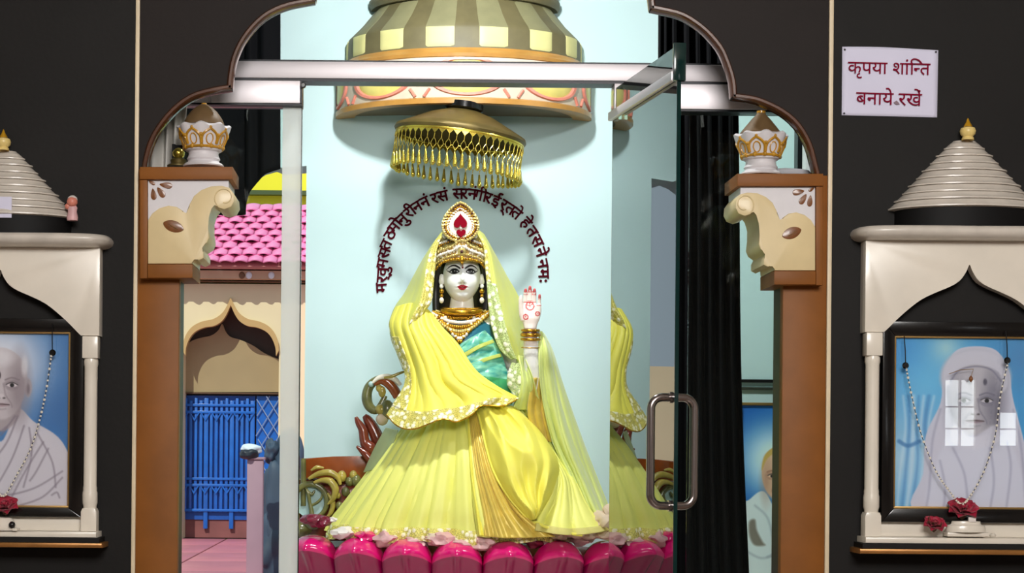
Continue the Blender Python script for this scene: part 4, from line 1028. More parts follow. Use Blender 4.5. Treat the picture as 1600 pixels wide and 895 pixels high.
for a, b, r, m in ((534, 744, .021, 'throne_gold'), (552, 742, .017, 'throne_gold'), (546, 752, .018, 'throne_green'), (528, 774, .012, 'throne_gold'), (540, 768, .018, 'throne_green'), (530, 790, .016, 'throne_green'), (556, 750, .022, 'throne_green')):
    mb = MB(); mb.ball(tuple(P(a, b, yt-0.045)), r, 12, 1, 1.15); mb.build('bud', m, th_)
# carved red leaf/bird pieces climbing beside the skirt
ptube('carved_leaf', [(556, 651), (560, 660), (567, 672), (570, 690), (578, 700), (590, 710)], [0.006, 0.014, 0.020, 0.022, 0.03, 0.02], 'throne_red', y=yt-0.02, n=14)
ptube('carved_leaf', [(569, 649), (574, 655), (582, 668), (590, 685), (598, 700)], [0.010, 0.020, 0.026, 0.03, 0.02], 'throne_red', y=yt, n=14)
ptube('carved_leaf', [(557, 697), (563, 702), (572, 710), (582, 722), (588, 735)], [0.004, 0.010, 0.018, 0.020, 0.01], 'throne_red', y=yt-0.035, n=14)
ptube('carved_leaf', [(580, 715), (582, 730), (586, 745)], [0.02, 0.03, 0.03], 'throne_red', y=yt, n=14)
ptube('upper_scroll', [(602, 618), (590, 640), (578, 636), (573, 622), (576, 606), (585, 596), (597, 591), (610, 592)], [0.010, 0.016, 0.020, 0.022, 0.020, 0.018, 0.016, 0.012], 'throne_green', y=yt-0.03, n=14)
ptube('upper_scroll', [(584, 600), (594, 594), (604, 596), (614, 606), (622, 620)], [0.01, 0.018, 0.022, 0.022, 0.02], 'throne_wood', y=yt-0.06, n=14)
ptube('ivory_scroll', [(582, 598), (592, 590), (606, 588), (618, 593), (626, 602)], [0.005, 0.010, 0.012, 0.012, 0.008], 'pearl', y=yt-0.08, n=12)
for a, b, r, m, sz in ((597, 612, .016, 'throne_gold', 1.5), (592, 606, .013, 'throne_gold', 1.3), (596, 640, .026, 'throne_gold', 0.9), (597, 655, .026, 'ivory_cloth', 1.0), (580, 600, .012, 'throne_blue', 1.0), (605, 640, .03, 'throne_green', 1.4)):
    mb = MB(); mb.ball(tuple(P(a, b, yt-0.055)), r, 14, 1, sz); mb.build('bud', m, th_)
ptube('gold_stem', [(600, 590), (612, 588), (624, 583), (634, 580)], [0.004, 0.007, 0.006, 0.004], 'throne_gold', y=yt-0.09)

# ------------------------------------------------------------------ idol
yi = 1.62
idol = thing('idol', 'seated white marble goddess idol in yellow sari with raised palm and crown', 'idol', (P(730, 850, yi).x, yi, P(740, 862, 1.5).z))
kI = S(1.55)
# --- body: head with painted face, neck, chest, raised arm and hand
HV, HF, HC = [], [], []
hc = P(721.5, 433, 1.60); kh = S(1.5)
def hx(px): return (px-721.5)*kh
nth, nph = 190, 190
def gauss(x, z, cx, cz, sx, sz): return math.exp(-((x-cx)/sx)**2-((z-cz)/sz)**2)
Vh = []
for j in range(nph+1):
    ph = PI*j/nph
    for i in range(nth):
        t_ = 2*PI*i/nth
        sx_, cz_ = math.sin(ph), math.cos(ph)
        x = math.sin(t_)*sx_; y = -math.cos(t_)*sx_; z = cz_
        # pixel-like head coordinates (x right, zz up), half width 33, half height 43
        wx = 29.8*(1-0.12*max(0, -z)**1.4-0.20*max(0, -z-0.45)**1.0) ; X_ = x*wx; Z_ = z*41-(1.0 if z < 0 else 0)*abs(z)
        Yd = y*36*(1.0 if y > 0 else 1.0)
        # flatten face front a touch
        if y < 0:
            Yd = -36*(abs(y)**0.85)*(1-0.05*abs(x)**2)
            d = 0
            d += 9.0*gauss(X_, Z_, 0, -8, 3.6, 5.0)+5.0*gauss(X_, Z_, 0, 1, 3.0, 8.0)+2.2*gauss(X_, Z_, -3.8, -11, 2.2, 2.2)+2.2*gauss(X_, Z_, 3.8, -11, 2.2, 2.2)
            d -= 3.2*gauss(X_, Z_, -13, 6, 7, 4)+3.2*gauss(X_, Z_, 13, 6, 7, 4)
            d += 1.8*gauss(X_, Z_, -12.5, 5, 5.5, 3)+1.8*gauss(X_, Z_, 12.5, 5, 5.5, 3)
            d += 2.4*gauss(X_, Z_, 0, -17.5, 6.5, 1.9)+2.8*gauss(X_, Z_, 0, -21.3, 5.0, 2.2)-1.6*gauss(X_, Z_, 0, -19.3, 7, 0.8)
            d += 3.0*gauss(X_, Z_, 0, -33, 9, 5)+1.5*gauss(X_, Z_, -17, -12, 8, 8)+1.5*gauss(X_, Z_, 17, -12, 8, 8)
            d -= 1.5*gauss(X_, Z_, 0, -26, 8, 2.2)
            Yd -= d*min(1, abs(y)*2)
        Vh.append((X_, Yd, Z_, y))
W_ = np.array([245, 247, 248.0]); cols = []
XX = np.array([v[0] for v in Vh]); ZZ = np.array([v[2] for v in Vh]); FR = np.array([v[3] for v in Vh]) < -0.15
I = np.tile(W_, (len(Vh), 1))
def pov(col, m):
    global I
    m = np.clip(m, 0, 1)*FR; I = I*(1-m[:, None])+np.array(col, float)*m[:, None]
def pline(pts, ws, col, a=1.0, soft=0.5):
    p = cr([(q_[0], q_[1], w_) for q_, w_ in zip(pts, ws)], 40); d = np.full(XX.shape, 1e9)
    for q_ in p: d = np.minimum(d, np.hypot(XX-q_[0], ZZ-q_[1])-q_[2])
    pov(col, np.clip(-d/soft+0.5, 0, 1)*a)
def pell(cx, cz, rx, rz, col, a=1.0, soft=0.6):
    d = (1-np.hypot((XX-cx)/rx, (ZZ-cz)/rz))*min(rx, rz); pov(col, np.clip(d/soft+0.5, 0, 1)*a)
for s in (-1, 1):
    ex, ez = 13.0*s, 6.0
    pell(ex, ez+2.8, 9.5, 3.8, [168, 172, 178], 0.6, 3)
    pell(ex, ez, 8.0, 3.2, [232, 236, 240]); pell(ex-0.2*s, ez+0.2, 3.9, 3.6, [8, 7, 10]); pell(ex+0.9, ez+1.0, 0.7, 0.7, [250, 250, 250])
    pline([(ex-7.2, ez-0.6), (ex-4, ez+2.6), (ex, ez+3.6), (ex+4, ez+2.7), (ex+7.4, ez-0.2)], [0.8, 1.3, 1.5, 1.3, 0.9], [10, 8, 10])
    pline([(ex-7.0, ez-0.8), (ex-3.5, ez-2.6), (ex, ez-3.1), (ex+3.5, ez-2.6), (ex+7.2, ez-0.5)], [0.6, 0.9, 1.1, 1.0, 0.7], [14, 12, 16])
    pline([(ex+7*s, ez), (ex+9.5*s, ez+1.0), (ex+11.5*s, ez+2.6)], [0.7, 0.6, 0.2], [14, 12, 14])
    pline([(4.2*s, 10.6), (8*s, 13.6), (13*s, 15.6), (19*s, 14.4), (25*s, 9.6)], [1.1, 1.45, 1.4, 1.0, 0.3], [10, 8, 12])
pline([(-7.6, -18.0), (-3.5, -17.0), (-1.2, -16.5), (0, -17.0), (1.2, -16.5), (3.5, -17.0), (7.6, -17.6)], [0.5, 1.3, 1.6, 1.4, 1.6, 1.3, 0.5], [178, 16, 42])
pline([(-6.5, -19.0), (-3, -20.8), (0, -21.4), (3, -20.8), (6.5, -18.8)], [0.5, 1.6, 1.9, 1.6, 0.5], [186, 18, 46])
pline([(-8.2, -17.9), (-4, -18.8), (0, -19.0), (4, -18.8), (8.4, -17.4)], [0.25, 0.4, 0.4, 0.4, 0.25], [110, 6, 26])
pell(-2.4, -12.6, 1.3, 0.7, [150, 130, 130], 0.7); pell(2.4, -12.6, 1.3, 0.7, [150, 130, 130], 0.7)
pline([(0, 17.5), (0, 14)], [1.3, 0.5], [150, 92, 30]); pell(0, 12.2, 1.5, 1.7, [120, 22, 26]); pell(0, 18.5, 1.2, 1.2, [190, 140, 40])
b0 = len(HV)
for v in Vh: HV.append((hc.x+v[0]*kh, hc.y+v[1]*kh*0.92, hc.z+v[2]*kh))
HC += [tuple(c) for c in I]
for j in range(nph):
    for i in range(nth): HF.append((b0+j*nth+i, b0+j*nth+(i+1) % nth, b0+(j+1)*nth+(i+1) % nth, b0+(j+1)*nth+i))
# neck, chest and arms in one continuous surface
nb = MB()
def ring_loft(l, n=40):
    """l: (px, py, halfwidth px, y centre, semi depth m)"""
    V, Fc = [], []
    for px, py, hw, yc_, sd in l:
        c = P(px, py, yc_); kk = S(yc_)
        for i in range(n): a = 2*PI*i/n; V.append((c.x+hw*kk*math.cos(a), yc_-sd*math.sin(a), c.z))
    for j in range(len(l)-1):
        for i in range(n): Fc.append((j*n+i, j*n+(i+1) % n, (j+1)*n+(i+1) % n, (j+1)*n+i))
    Fc.append(tuple(range(n))[::-1]); Fc.append(tuple((len(l)-1)*n+i for i in range(n)))
    return V, Fc
nb.add(*ring_loft([(721.5, 455, 19, 1.63, 0.05), (721.5, 470, 18.5, 1.62, 0.05), (721.5, 482, 19.5, 1.62, 0.052), (721, 488, 24, 1.62, 0.058), (721, 496, 48, 1.63, 0.07), (722, 508, 66, 1.63, 0.095), (722, 530, 70, 1.63, 0.115), (722, 580, 58, 1.63, 0.115), (724, 640, 66, 1.64, 0.12)]))
arm = [(784, 520, 1.62), (800, 560, 1.56), (822, 600, 1.50), (834, 618, 1.455), (835, 600, 1.43), (832, 570, 1.415), (829.5, 540, 1.40), (828.5, 522, 1.395), (828.5, 508, 1.39)]
nb.tube([tuple(q_) for q_ in cr([P(*q_) for q_ in arm], 60)], list(np.interp(np.linspace(0, 1, 60), np.linspace(0, 1, 9), [0.046, 0.040, 0.034, 0.031, 0.031, 0.034, 0.030, 0.025, 0.026])), 20)
yh = 1.385; kk = S(yh)
def hp(a, b, dy=0.0): return P(a, b, yh+dy)
# palm as a flattened loft, five fingers rooted in it
V, Fc = [], []; prof = [(828.3, 514, 9.5, 9), (828.5, 506, 11.5, 9), (829, 498, 14.5, 10), (829.5, 490, 16, 9.5), (830, 482, 16, 8.5), (831, 476, 15, 7.5)]
for px, py, hw, dp in prof:
    c = hp(px, py)
    for i in range(24): a = 2*PI*i/24; V.append((c.x+hw*kk*math.copysign(abs(math.cos(a))**0.8, math.cos(a)), c.y-dp*kk*math.copysign(abs(math.sin(a))**0.8, math.sin(a)), c.z))
for j in range(len(prof)-1):
    for i in range(24): Fc.append((j*24+i, j*24+(i+1) % 24, (j+1)*24+(i+1) % 24, (j+1)*24+i))
Fc.append(tuple(range(24))[::-1]); Fc.append(tuple((len(prof)-1)*24+i for i in range(24))); nb.add(V, Fc)
fing = [[(820.5, 486, 0), (820.5, 472, -.004), (820.8, 460, -.008), (821.3, 450.5, -.016)], [(827.7, 486, 0), (828, 470, -.003), (828.1, 456, -.007), (828.1, 446.5, -.016)],
        [(834.6, 486, 0), (835, 472, -.003), (835.2, 460, -.008), (835, 450.5, -.017)], [(841, 488, 0), (842.3, 477, -.003), (843, 467, -.008), (843.2, 459.5, -.016)]]
for f_, r0 in zip(fing, (2.9, 2.95, 2.9, 2.55)):
    pp = cr([hp(a, b, d) for a, b, d in f_], 16); nb.tube([tuple(q_) for q_ in pp], [r0*kk*m_ for m_ in np.interp(np.linspace(0, 1, 16), [0, .3, .36, .62, .68, .9, 1], [1.12, 1.05, 1.1, 0.98, 1.02, 0.85, 0.5])], 14)
pp = cr([hp(818, 500, -.008), hp(815, 490, -.012), hp(813.8, 479, -.016), hp(813.6, 468, -.020), hp(814, 461, -.022)], 16); nb.tube([tuple(q_) for q_ in pp], [3.6*kk*m_ for m_ in np.interp(np.linspace(0, 1, 16), [0, .4, .8, 1], [1.4, 1.05, 0.95, 0.55])], 14)
vs, fs = remeshed(nb.V, nb.F, 0.0024, 2)
b0 = len(HV); HV += vs; HF += [tuple(i+b0 for i in f) for f in fs]
hand_c = hp(829, 480)
def to_px(v):
    d = F/(v[1]+D0); u_, v_ = v[0]*d, (CZ-v[2])*d
    return VX+u_*math.cos(ROLL)-v_*math.sin(ROLL), VY+u_*math.sin(ROLL)+v_*math.cos(ROLL)
for v in vs:
    a, b = to_px(v); c = np.array([245, 244, 242.0])
    if 800 < a < 850 and b < 540 and v[1] < 1.46:
        c = np.array([246, 232, 222.0]); red = np.array([196, 52, 56.0]); m = 0
        for f_ in fing:
            if math.hypot(a-f_[3][0], (b-f_[3][1])) < 6.5: m = max(m, 0.75)
        for (cx, cz, r) in ((828, 478, 6.2), (821.5, 495, 3.6), (840, 490, 3.0)):
            d = math.hypot(a-cx, b-cz); 
            if abs(d-r) < 1.0 or d < 1.2: m = max(m, 0.85)
        d = math.hypot(a-828, b-478)
        if d < 5 and b < 478 and int(math.degrees(math.atan2(b-478, a-828))/28) % 2: m = max(m, 0.8)
        for f_ in fing:
            for q_ in (f_[1], f_[2]):
                if abs(b-q_[1]) < 0.8 and abs(a-q_[0]) < 4: m = max(m, 0.5)
        if v[1] > yh+0.004: m = 0
        c = c*(1-m)+red*m
    HC.append(tuple(c))
me = bpy.data.meshes.new('body'); me.from_pydata(HV, [], HF); me.materials.append(MATS['idol_paint'])
at = me.color_attributes.new('paint', 'FLOAT_COLOR', 'POINT'); c = np.array(HC)/255; c = np.where(c <= 0.04045, c/12.92, ((c+0.055)/1.055)**2.4)
at.data.foreach_set('color', np.concatenate([c, np.ones((len(c), 1))], 1).ravel().astype(np.float32)); me.polygons.foreach_set('use_smooth', [True]*len(me.polygons))
link('body', me, idol)
# ears
for s in (-1, 1):
    mb = MB(); p = P(721.5+s*31.5, 437, 1.585); mb.ball(tuple(p), 0.0125, 14, 0.7, 1.9); p2 = P(721.5+s*31.5, 447, 1.58); mb.ball(tuple(p2), 0.0085, 10, 0.8, 1.2)
    mb.build('ear', M('ear_white_%d' % s, (243, 243, 242), 0.25, coat=0.3), idol)
# hair
V, Fc = ring_loft([(721, 392, 34, 1.66, 0.07), (721, 410, 39.5, 1.66, 0.08), (720.5, 430, 42, 1.665, 0.085), (720.5, 455, 43.5, 1.67, 0.08), (720, 478, 44, 1.675, 0.07), (720, 500, 42, 1.68, 0.06)], 48)
mk('hair', V, Fc, 'hair', idol)
for s in (-1, 1):
    tube('hair_lock', [tuple(q_) for q_ in cr([P(720.5+s*34, 411, 1.56), P(720.5+s*37, 425, 1.58), P(720.5+s*39.5, 450, 1.6), P(720.5+s*40, 470, 1.6), P(720+s*39, 488, 1.6)], 24)], [0.010]*8+[0.014]*16, 'hair', idol, 12)
# earrings
for s in (-1, 1):
    c = P(721.5+s*31.5, 455, 1.535); e = MB(); e.ball(tuple(c), 0.010, 12); e.ball(tuple(c+Vector((0, 0, -0.018))), 0.0075, 10); er = e.build('earring', 'gold', idol)
    e = MB(); e.ball(tuple(c+Vector((0, 0, -0.036))), 0.0095, 12, 1, 1.3); e.build('earring_pearl', 'pearl', er)
# crown
V, Fc = ring_loft([(720, 414, 37, 1.60, 0.098), (719, 402, 38.5, 1.60, 0.100), (718, 388, 38.5, 1.605, 0.10), (717, 374, 35, 1.61, 0.092), (717, 360, 26, 1.615, 0.075), (717, 350, 12, 1.62, 0.04)], 56)
V = [(x, y, z+(0.022 if j < 56 and y > 1.6 else 0)) for j, (x, y, z) in enumerate(V)]
crown = mk('crown', V, Fc, 'crown_olive', idol)
def on_crown(a, py):   # a: angle from front
    hw = np.interp(py, [350, 360, 374, 388, 402, 414], [12, 26, 35, 38.5, 38.5, 37]); sd = np.interp(py, [350, 360, 374, 388, 402, 414], [0.04, 0.075, 0.092, 0.10, 0.10, 0.098])
    c = P(np.interp(py, [350, 414], [716.5, 720]), py, 1.605); kk_ = S(1.6); return Vector((c.x+hw*kk_*math.sin(a), 1.605-sd*math.cos(a)-0.003, c.z))
def bead_row(name, f, n, r, mat, every=None):
    mb = MB()
    for i in range(n):
        p = f(i/(n-1)); mb.ball(tuple(p), r if not every or i % every else r*1.6, 8)
    return mb.build(name, mat, crown)
def band(h0, dip): return lambda u: on_crown((u*2-1)*1.5, h0-dip*(1-abs(u*2-1))+4*(abs(u*2-1))**2)
bead_row('gold_beads', band(411, 2), 34, 0.007, 'gold_pale'); bead_row('gold_beads', band(406, 3), 30, 0.0045, 'gold', 4)
bead_row('pearl_beads', band(400, 7), 30, 0.008, 'pearl'); bead_row('gold_beads', band(394.5, 9), 30, 0.0062, 'gold_pale', 3)
bead_row('gold_beads', band(389, 11), 26, 0.0042, 'gold', 5); bead_row('pearl_beads', lambda u: on_crown((u*2-1)*1.1, 384-8*(1-abs(u*2-1))), 20, 0.006, 'pearl')
for s in (-1, 1):
    for a, b, r, m in ((0.75, 372, .011, 'pearl'), (1.15, 378, .008, 'gold_pale'), (0.5, 380, .008, 'gem_dark'), (1.2, 396, .009, 'pearl'), (0.95, 366, .007, 'gold_pale')):
        mb = MB(); mb.ball(tuple(on_crown(s*a, b)), r, 12); mb.build('stud', m, crown)
# centre brooch of the band
mb = MB(); mb.ball(tuple(P(721.5, 393, 1.485)), 0.017, 16, 0.5, 1.25); mb.build('brooch', 'gold_pale', crown)
mb = MB(); mb.ball(tuple(P(721.5, 393, 1.476)), 0.007, 12); mb.build('brooch_gem', 'gem_dark', crown)
mb = MB(); mb.ball(tuple(P(721.8, 405, 1.483)), 0.012, 12, 0.5, 1.2); mb.ball(tuple(P(722, 410.5, 1.485)), 0.006, 12); mb.build('brooch', 'gold', crown)
# lacy tiara plate with a peaked middle
lace_mat('tiara_lace', (190, 150, 66), (246, 240, 222), 0.4, 90)
tia = Patch([[(680, 397, 1.575), (690, 391, 1.525), (706, 385, 1.50), (721, 375, 1.488), (737, 385, 1.50), (750, 391, 1.525), (758, 396, 1.575)], [(680, 405, 1.575), (692, 399, 1.522), (707, 394, 1.497), (721, 388, 1.485), (736, 394, 1.497), (750, 399, 1.522), (758, 404, 1.575)], [(681, 420, 1.575), (692, 410, 1.525), (706, 405.5, 1.50), (721.5, 405, 1.488), (737, 405.5, 1.50), (750, 410, 1.525), (758, 419, 1.575)]], 60, 24)
tp_ = tia.build('tiara_plate', 'tiara_lace', crown, thick=0.005)
for row, n_, r_, m_ in ((0, 40, .0048, 'gold_pale'), (23, 38, .0052, 'gold'), (9, 30, .0058, 'pearl'), (17, 34, .0042, 'gold_pale')):
    mb = MB()
    for i in range(n_): mb.ball(tuple(Vector(tia.G[row, round(i*59/(n_-1))])+Vector((0, -0.005, 0))), r_*(1.3 if i % 4 == 0 else 1), 8)
    mb.build('tiara_beads', m_, crown)
# tear-drop crest
yq = 1.488
def tear(s, n=48, cx=719.5, cy=353):
    o = []
    for i in range(n):
        a = 2*PI*i/n; x = 29.5*s*math.sin(a); y_ = -math.cos(a)
        yv = cy+ (25*s*y_ if y_ > 0 else 38.5*s*y_) ; x *= (1 if y_ > 0 else (1-0.72*abs(y_)**2.2*0.55))
        o.append((cx+x, yv))
    return o
crest = prism_px('crest', tear(1.0), yq, yq+0.012, 'gold_pale', crown, 0.003)
prism_px('crest_field', tear(0.66, cy=353), yq-0.004, yq+0.002, 'crest_white', crown, 0.002)
for s, n, r, m in ((0.94, 44, .0052, 'gold_pale'), (0.86, 40, .0036, 'gem_dark'), (0.78, 36, .0050, 'gold'), (0.70, 34, .0040, 'pearl'), (0.64, 34, .0030, 'gold')):
    mb = MB()
    for i, (a, b) in enumerate(tear(s, n)): mb.ball(tuple(P(a, b, yq-0.003)), r*(1.35 if i % 3 == 0 else 1), 8)
    mb.build('crest_beads', m, crown)
hrt = []
for i in range(36):
    a = 2*PI*i/36; hrt.append((16*math.sin(a)**3, -(13*math.cos(a)-5*math.cos(2*a)-2*math.cos(3*a)-math.cos(4*a))))
prism_px('crest_gem', [(719.5+x*0.66, 346+(-y_)*0.80) for x, y_ in hrt], yq-0.013, yq-0.003, 'gem_red', crown)
prism_px('crest_gem', [(720.5+x*0.46, 364+y_*0.46) for x, y_ in hrt], yq-0.012, yq-0.003, 'gem_red', crown)
mb = MB(); mb.ball(tuple(P(720, 356.5, yq-0.012)), 0.0045, 10); mb.build('crest_pearl', 'pearl', crown)
mb = MB(); mb.ball(tuple(P(718.5, 327, yq-0.004)), 0.005, 10); mb.ball(tuple(P(721.5, 373.5, yq-0.004)), 0.006, 10); mb.build('crest_gem', 'gem_red', crown)
# choker and bib necklace
nkl = tube('choker', [tuple(P(721+30*math.cos(a), 486+4.5*math.sin(-a)*-1, 1.60)+Vector((0, -0.062*math.sin(a)-0.02, 0))) for a in [PI*2*i/48 for i in range(48)]], 0.012, 'gold', idol, 10, closed=True)
for rr, hh, n, r, m in ((27, -1, 30, .0065, 'gold'), (34, 8, 34, .007, 'gold_pale'), (38, 13, 34, .0085, 'gold'), (40, 20, 32, .008, 'pearl'), (41, 27, 30, .0085, 'gold'), (36, 34, 24, .009, 'gold_pale'), (28, 40, 18, .009, 'gold'), (20, 45, 12, .009, 'pearl'), (12, 50, 8, .009, 'gold')):
    mb = MB()
    for i in range(n):
        u = i/(n-1)*2-1; a = 720-2*(hh > 20)+rr*1.12*u; b = 484+hh*(1-abs(u)**2*0.72); mb.ball(tuple(P(a, b, 1.548-0.0012*hh+0.045*u*u)), r, 8)
    mb.build('necklace_row', m, nkl)
bib = Patch([[(678, 487, 1.60), (700, 492, 1.565), (721, 493, 1.555), (742, 492, 1.565), (762, 487, 1.60)], [(680, 496, 1.585), (700, 508, 1.54), (721, 512, 1.53), (742, 508, 1.545), (762, 498, 1.59)], [(694, 508, 1.56), (706, 524, 1.52), (718, 532, 1.515), (732, 524, 1.525), (748, 508, 1.56)], [(709, 524, 1.53), (713, 533, 1.51), (717, 538, 1.51), (723, 532, 1.515), (730, 522, 1.53)]], 30, 24)
bib.build('necklace_plate', 'gold', nkl, thick=0.006)
# bangles
for py, r, rt, m in ((516, 0.031, 0.0055, 'gold'), (523, 0.032, 0.0075, 'gold'), (530, 0.033, 0.0055, 'gold'), (520, 0.0315, 0.003, 'gem_dark'), (543, 0.034, 0.002, 'gold')):
    c = P(829, py, 1.397); tube('bangle', [(c.x+r*1.05*math.cos(a), c.y+r*math.sin(a), c.z+0.003*math.sin(a)) for a in [2*PI*i/36 for i in range(36)]], rt, m, idol, 10, closed=True)
# bodice
V, Fc = ring_loft([(722, 500, 46, 1.63, 0.085), (724, 512, 64, 1.63, 0.108), (724, 535, 70, 1.63, 0.128), (724, 570, 64, 1.63, 0.128), (724, 610, 60, 1.63, 0.125), (726, 650, 70, 1.64, 0.14)], 56)
mk('bodice', V, Fc, 'teal_deep', idol)
sari = Patch([[(716, 540, 1.50), (735, 528, 1.495), (757, 516, 1.51)], [(718, 548, 1.485), (745, 540, 1.48), (772, 532, 1.51)], [(722, 560, 1.475), (752, 560, 1.47), (786, 560, 1.50)], [(735, 580, 1.465), (762, 582, 1.46), (793, 586, 1.495)], [(750, 600, 1.46), (774, 604, 1.455), (798, 610, 1.49)], [(770, 630, 1.46), (784, 630, 1.46), (800, 632, 1.49)]], 50, 60,
             lambda u, v: 0.008*ridge((v*0.9+u*0.25)*20)+0.004*ridge((v+u)*9))
sari.build('sari_front', 'teal_silk', idol)
sari.build('sari_pleat', 'green_silk', idol, (0.0, 1.0), (0.66, 0.92), 0.004)
Patch([[(716, 545, 1.49), (740, 530, 1.485)], [(728, 556, 1.475), (762, 536, 1.48)]], 16, 8, lambda u, v: .003*ridge(u*9)).build('sari_pleat', 'green_silk', idol)
for q0, q1 in (((722, 553), (770, 530)), ((732, 570), (782, 552))):
    mid = ((q0[0]+q1[0])/2, (q0[1]+q1[1])/2-2); Patch([[(q0[0], q0[1], 1.462), (mid[0], mid[1], 1.458), (q1[0], q1[1], 1.475)], [(q0[0]+3, q0[1]+6, 1.462), (mid[0]+3, mid[1]+5, 1.456), (q1[0]+2, q1[1]+5, 1.475)]], 16, 6).build('sari_ribbon', 'veil_net', idol)

# --- skirt
def skirt_fold(t_, v):
    A = 0.008+0.040*v
    w1 = 9*t_+0.8+0.9*math.sin(3*t_)+0.25*math.sin(6*v); w2 = 19*t_+1.9+1.2*math.sin(2*t_)+0.4*v
    return A*(0.7*ridge(w1)+0.45*ridge(w2)+0.2*ridge(37*t_+0.4+v*1.5)-0.6)+0.012*v*math.sin(5*t_+2)
RINGS = [(722, 640, 78, 1.64, 0.15), (724, 662, 88, 1.64, 0.18), (726, 690, 112, 1.64, 0.24), (728, 720, 136, 1.65, 0.30), (730, 755, 164, 1.66, 0.345), (732, 790, 192, 1.67, 0.375), (733, 815, 211, 1.68, 0.39), (733, 835, 219, 1.68, 0.40)]
RR = np.array(RINGS, float); rv = cr(RR[:, :3], 44); rv2 = cr(np.c_[RR[:, 3:], RR[:, 3]], 44)
V, Fc = [], []; N = 320
for j in range(44):
    v = j/43; px, py, hw = rv[j]; yc_, sd = rv2[j][:2]
    kk_ = S(yc_)
    for i in range(N):
        t_ = 2*PI*i/N; d = skirt_fold(t_, v); fr = max(0, math.sin(t_))
        py2 = py+(3.0*math.sin(9*t_)+2*math.sin(21*t_))*v**6
        c = P(px, py2, yc_); lift = 0.04*v*fr**2
        V.append((c.x+(hw*kk_+d)*math.cos(t_), min(yc_-(sd+d)*math.sin(t_), YB-0.03), c.z-0.0*lift))
for j in range(43):
    for i in range(N): Fc.append((j*N+i, j*N+(i+1) % N, (j+1)*N+(i+1) % N, (j+1)*N+i))
sk = mk('skirt', V, Fc, 'yellow_lime', idol)
# lace hem of the skirt: lower rings pushed out
HVv = []; hr = [38, 40, 42, 43]
for j in hr:
    for i in range(N//2+1):
        x, y, z = V[j*N+i]; HVv.append((x, y-0.006*math.sin(2*PI*i/N)-0.001, z-(0.012 if j == 43 else 0)))
m = N//2+1; lh = mk('lace_hem', HVv, [(j*m+i, j*m+i+1, (j+1)*m+i+1, (j+1)*m+i) for j in range(3) for i in range(m-1)], 'lace_gold', sk)
# gold tissue pleat down the front
pl = Patch([[(730, 645, 1.475), (738, 643, 1.46), (748, 644, 1.465)], [(732, 690, 1.40), (745, 690, 1.375), (762, 690, 1.39)], [(735, 740, 1.33), (755, 740, 1.30), (780, 742, 1.32)], [(742, 790, 1.285), (772, 792, 1.25), (812, 796, 1.27)], [(748, 836, 1.26), (790, 840, 1.225), (868, 838, 1.25)]], 60, 60,
           lambda u, v: 0.018*v*ridge(u*14+v*1.5)+0.006*ridge(u*31))
pl.build('gold_pleat', 'gold_tissue', idol)
pl.build('pleat_edge', 'yellow_satin', idol, (0.0, 0.13), (0, 1), 0.012)
# narrow bright fold left of pleat
Patch([[(726, 650, 1.47), (734, 650, 1.46)], [(734, 720, 1.35), (742, 720, 1.335)], [(738, 780, 1.285), (750, 780, 1.26)], [(746, 838, 1.26), (766, 840, 1.235)]], 14, 40, lambda u, v: 0.012*math.sin(u*PI)).build('satin_fold', 'yellow_lime', idol)
# big looped drape over the knee
def lobe(u, v):
    e = 1-abs(2*u-1)**2.5
    n1 = 1-abs(noise.noise(Vector((u*2.6+v*0.8, v*2.2-u*0.8, 4.2))))*2.2; n2 = 1-abs(noise.noise(Vector((u*5+v*2, v*3.2-u*2, 9.1))))*2.2
    return 0.045*e*math.sin(PI*min(1, v*1.02))+0.034*n1*e+0.014*n2*e+0.010*ridge(u*7+v*3)*e
dr = Patch([[(746, 640, 1.46), (760, 634, 1.45), (785, 632, 1.45), (805, 636, 1.48)], [(753, 668, 1.40), (775, 660, 1.39), (808, 652, 1.40), (835, 664, 1.44)], [(760, 700, 1.35), (790, 692, 1.33), (828, 684, 1.35), (858, 694, 1.40)], [(772, 738, 1.30), (805, 732, 1.275), (845, 722, 1.30), (873, 728, 1.36)], [(792, 772, 1.265), (815, 768, 1.245), (845, 760, 1.26), (866, 764, 1.32)], [(815, 800, 1.25), (828, 797, 1.235), (842, 792, 1.245), (850, 792, 1.29)], [(828, 812, 1.25), (832, 811, 1.245), (836, 810, 1.25), (838, 808, 1.27)]], 80, 80, lobe)
dr.build('looped_drape', 'yellow_satin', idol)
tube('drape_edge', [tuple(Vector(dr.G[j, 0])+Vector((0, -0.004, 0))) for j in range(0, 80, 2)]+[tuple(P(850, 822, 1.22)), tuple(P(880, 832, 1.215)), tuple(P(910, 836, 1.22))], 0.006, 'yellow_satin', idol, 8)
# pale fall of cloth between the loop and the side drape
fa = Patch([[(800, 636, 1.50), (822, 640, 1.50), (848, 655, 1.53)], [(835, 672, 1.43), (850, 690, 1.44), (866, 700, 1.48)], [(866, 735, 1.36), (880, 742, 1.37), (896, 745, 1.42)], [(858, 775, 1.31), (885, 785, 1.31), (916, 785, 1.36)], [(840, 805, 1.28), (885, 815, 1.26), (935, 812, 1.32)], [(835, 828, 1.25), (890, 835, 1.235), (952, 828, 1.30)]], 60, 60, lambda u, v: 0.02*ridge(u*8+v*2)*(0.3+v)+0.008*ridge(u*17))
fa.build('side_fall', 'yellow_lime', idol)
fa.build('hem_ruffle', 'hem_net', idol, (0, 1), (0.88, 1), 0.012)
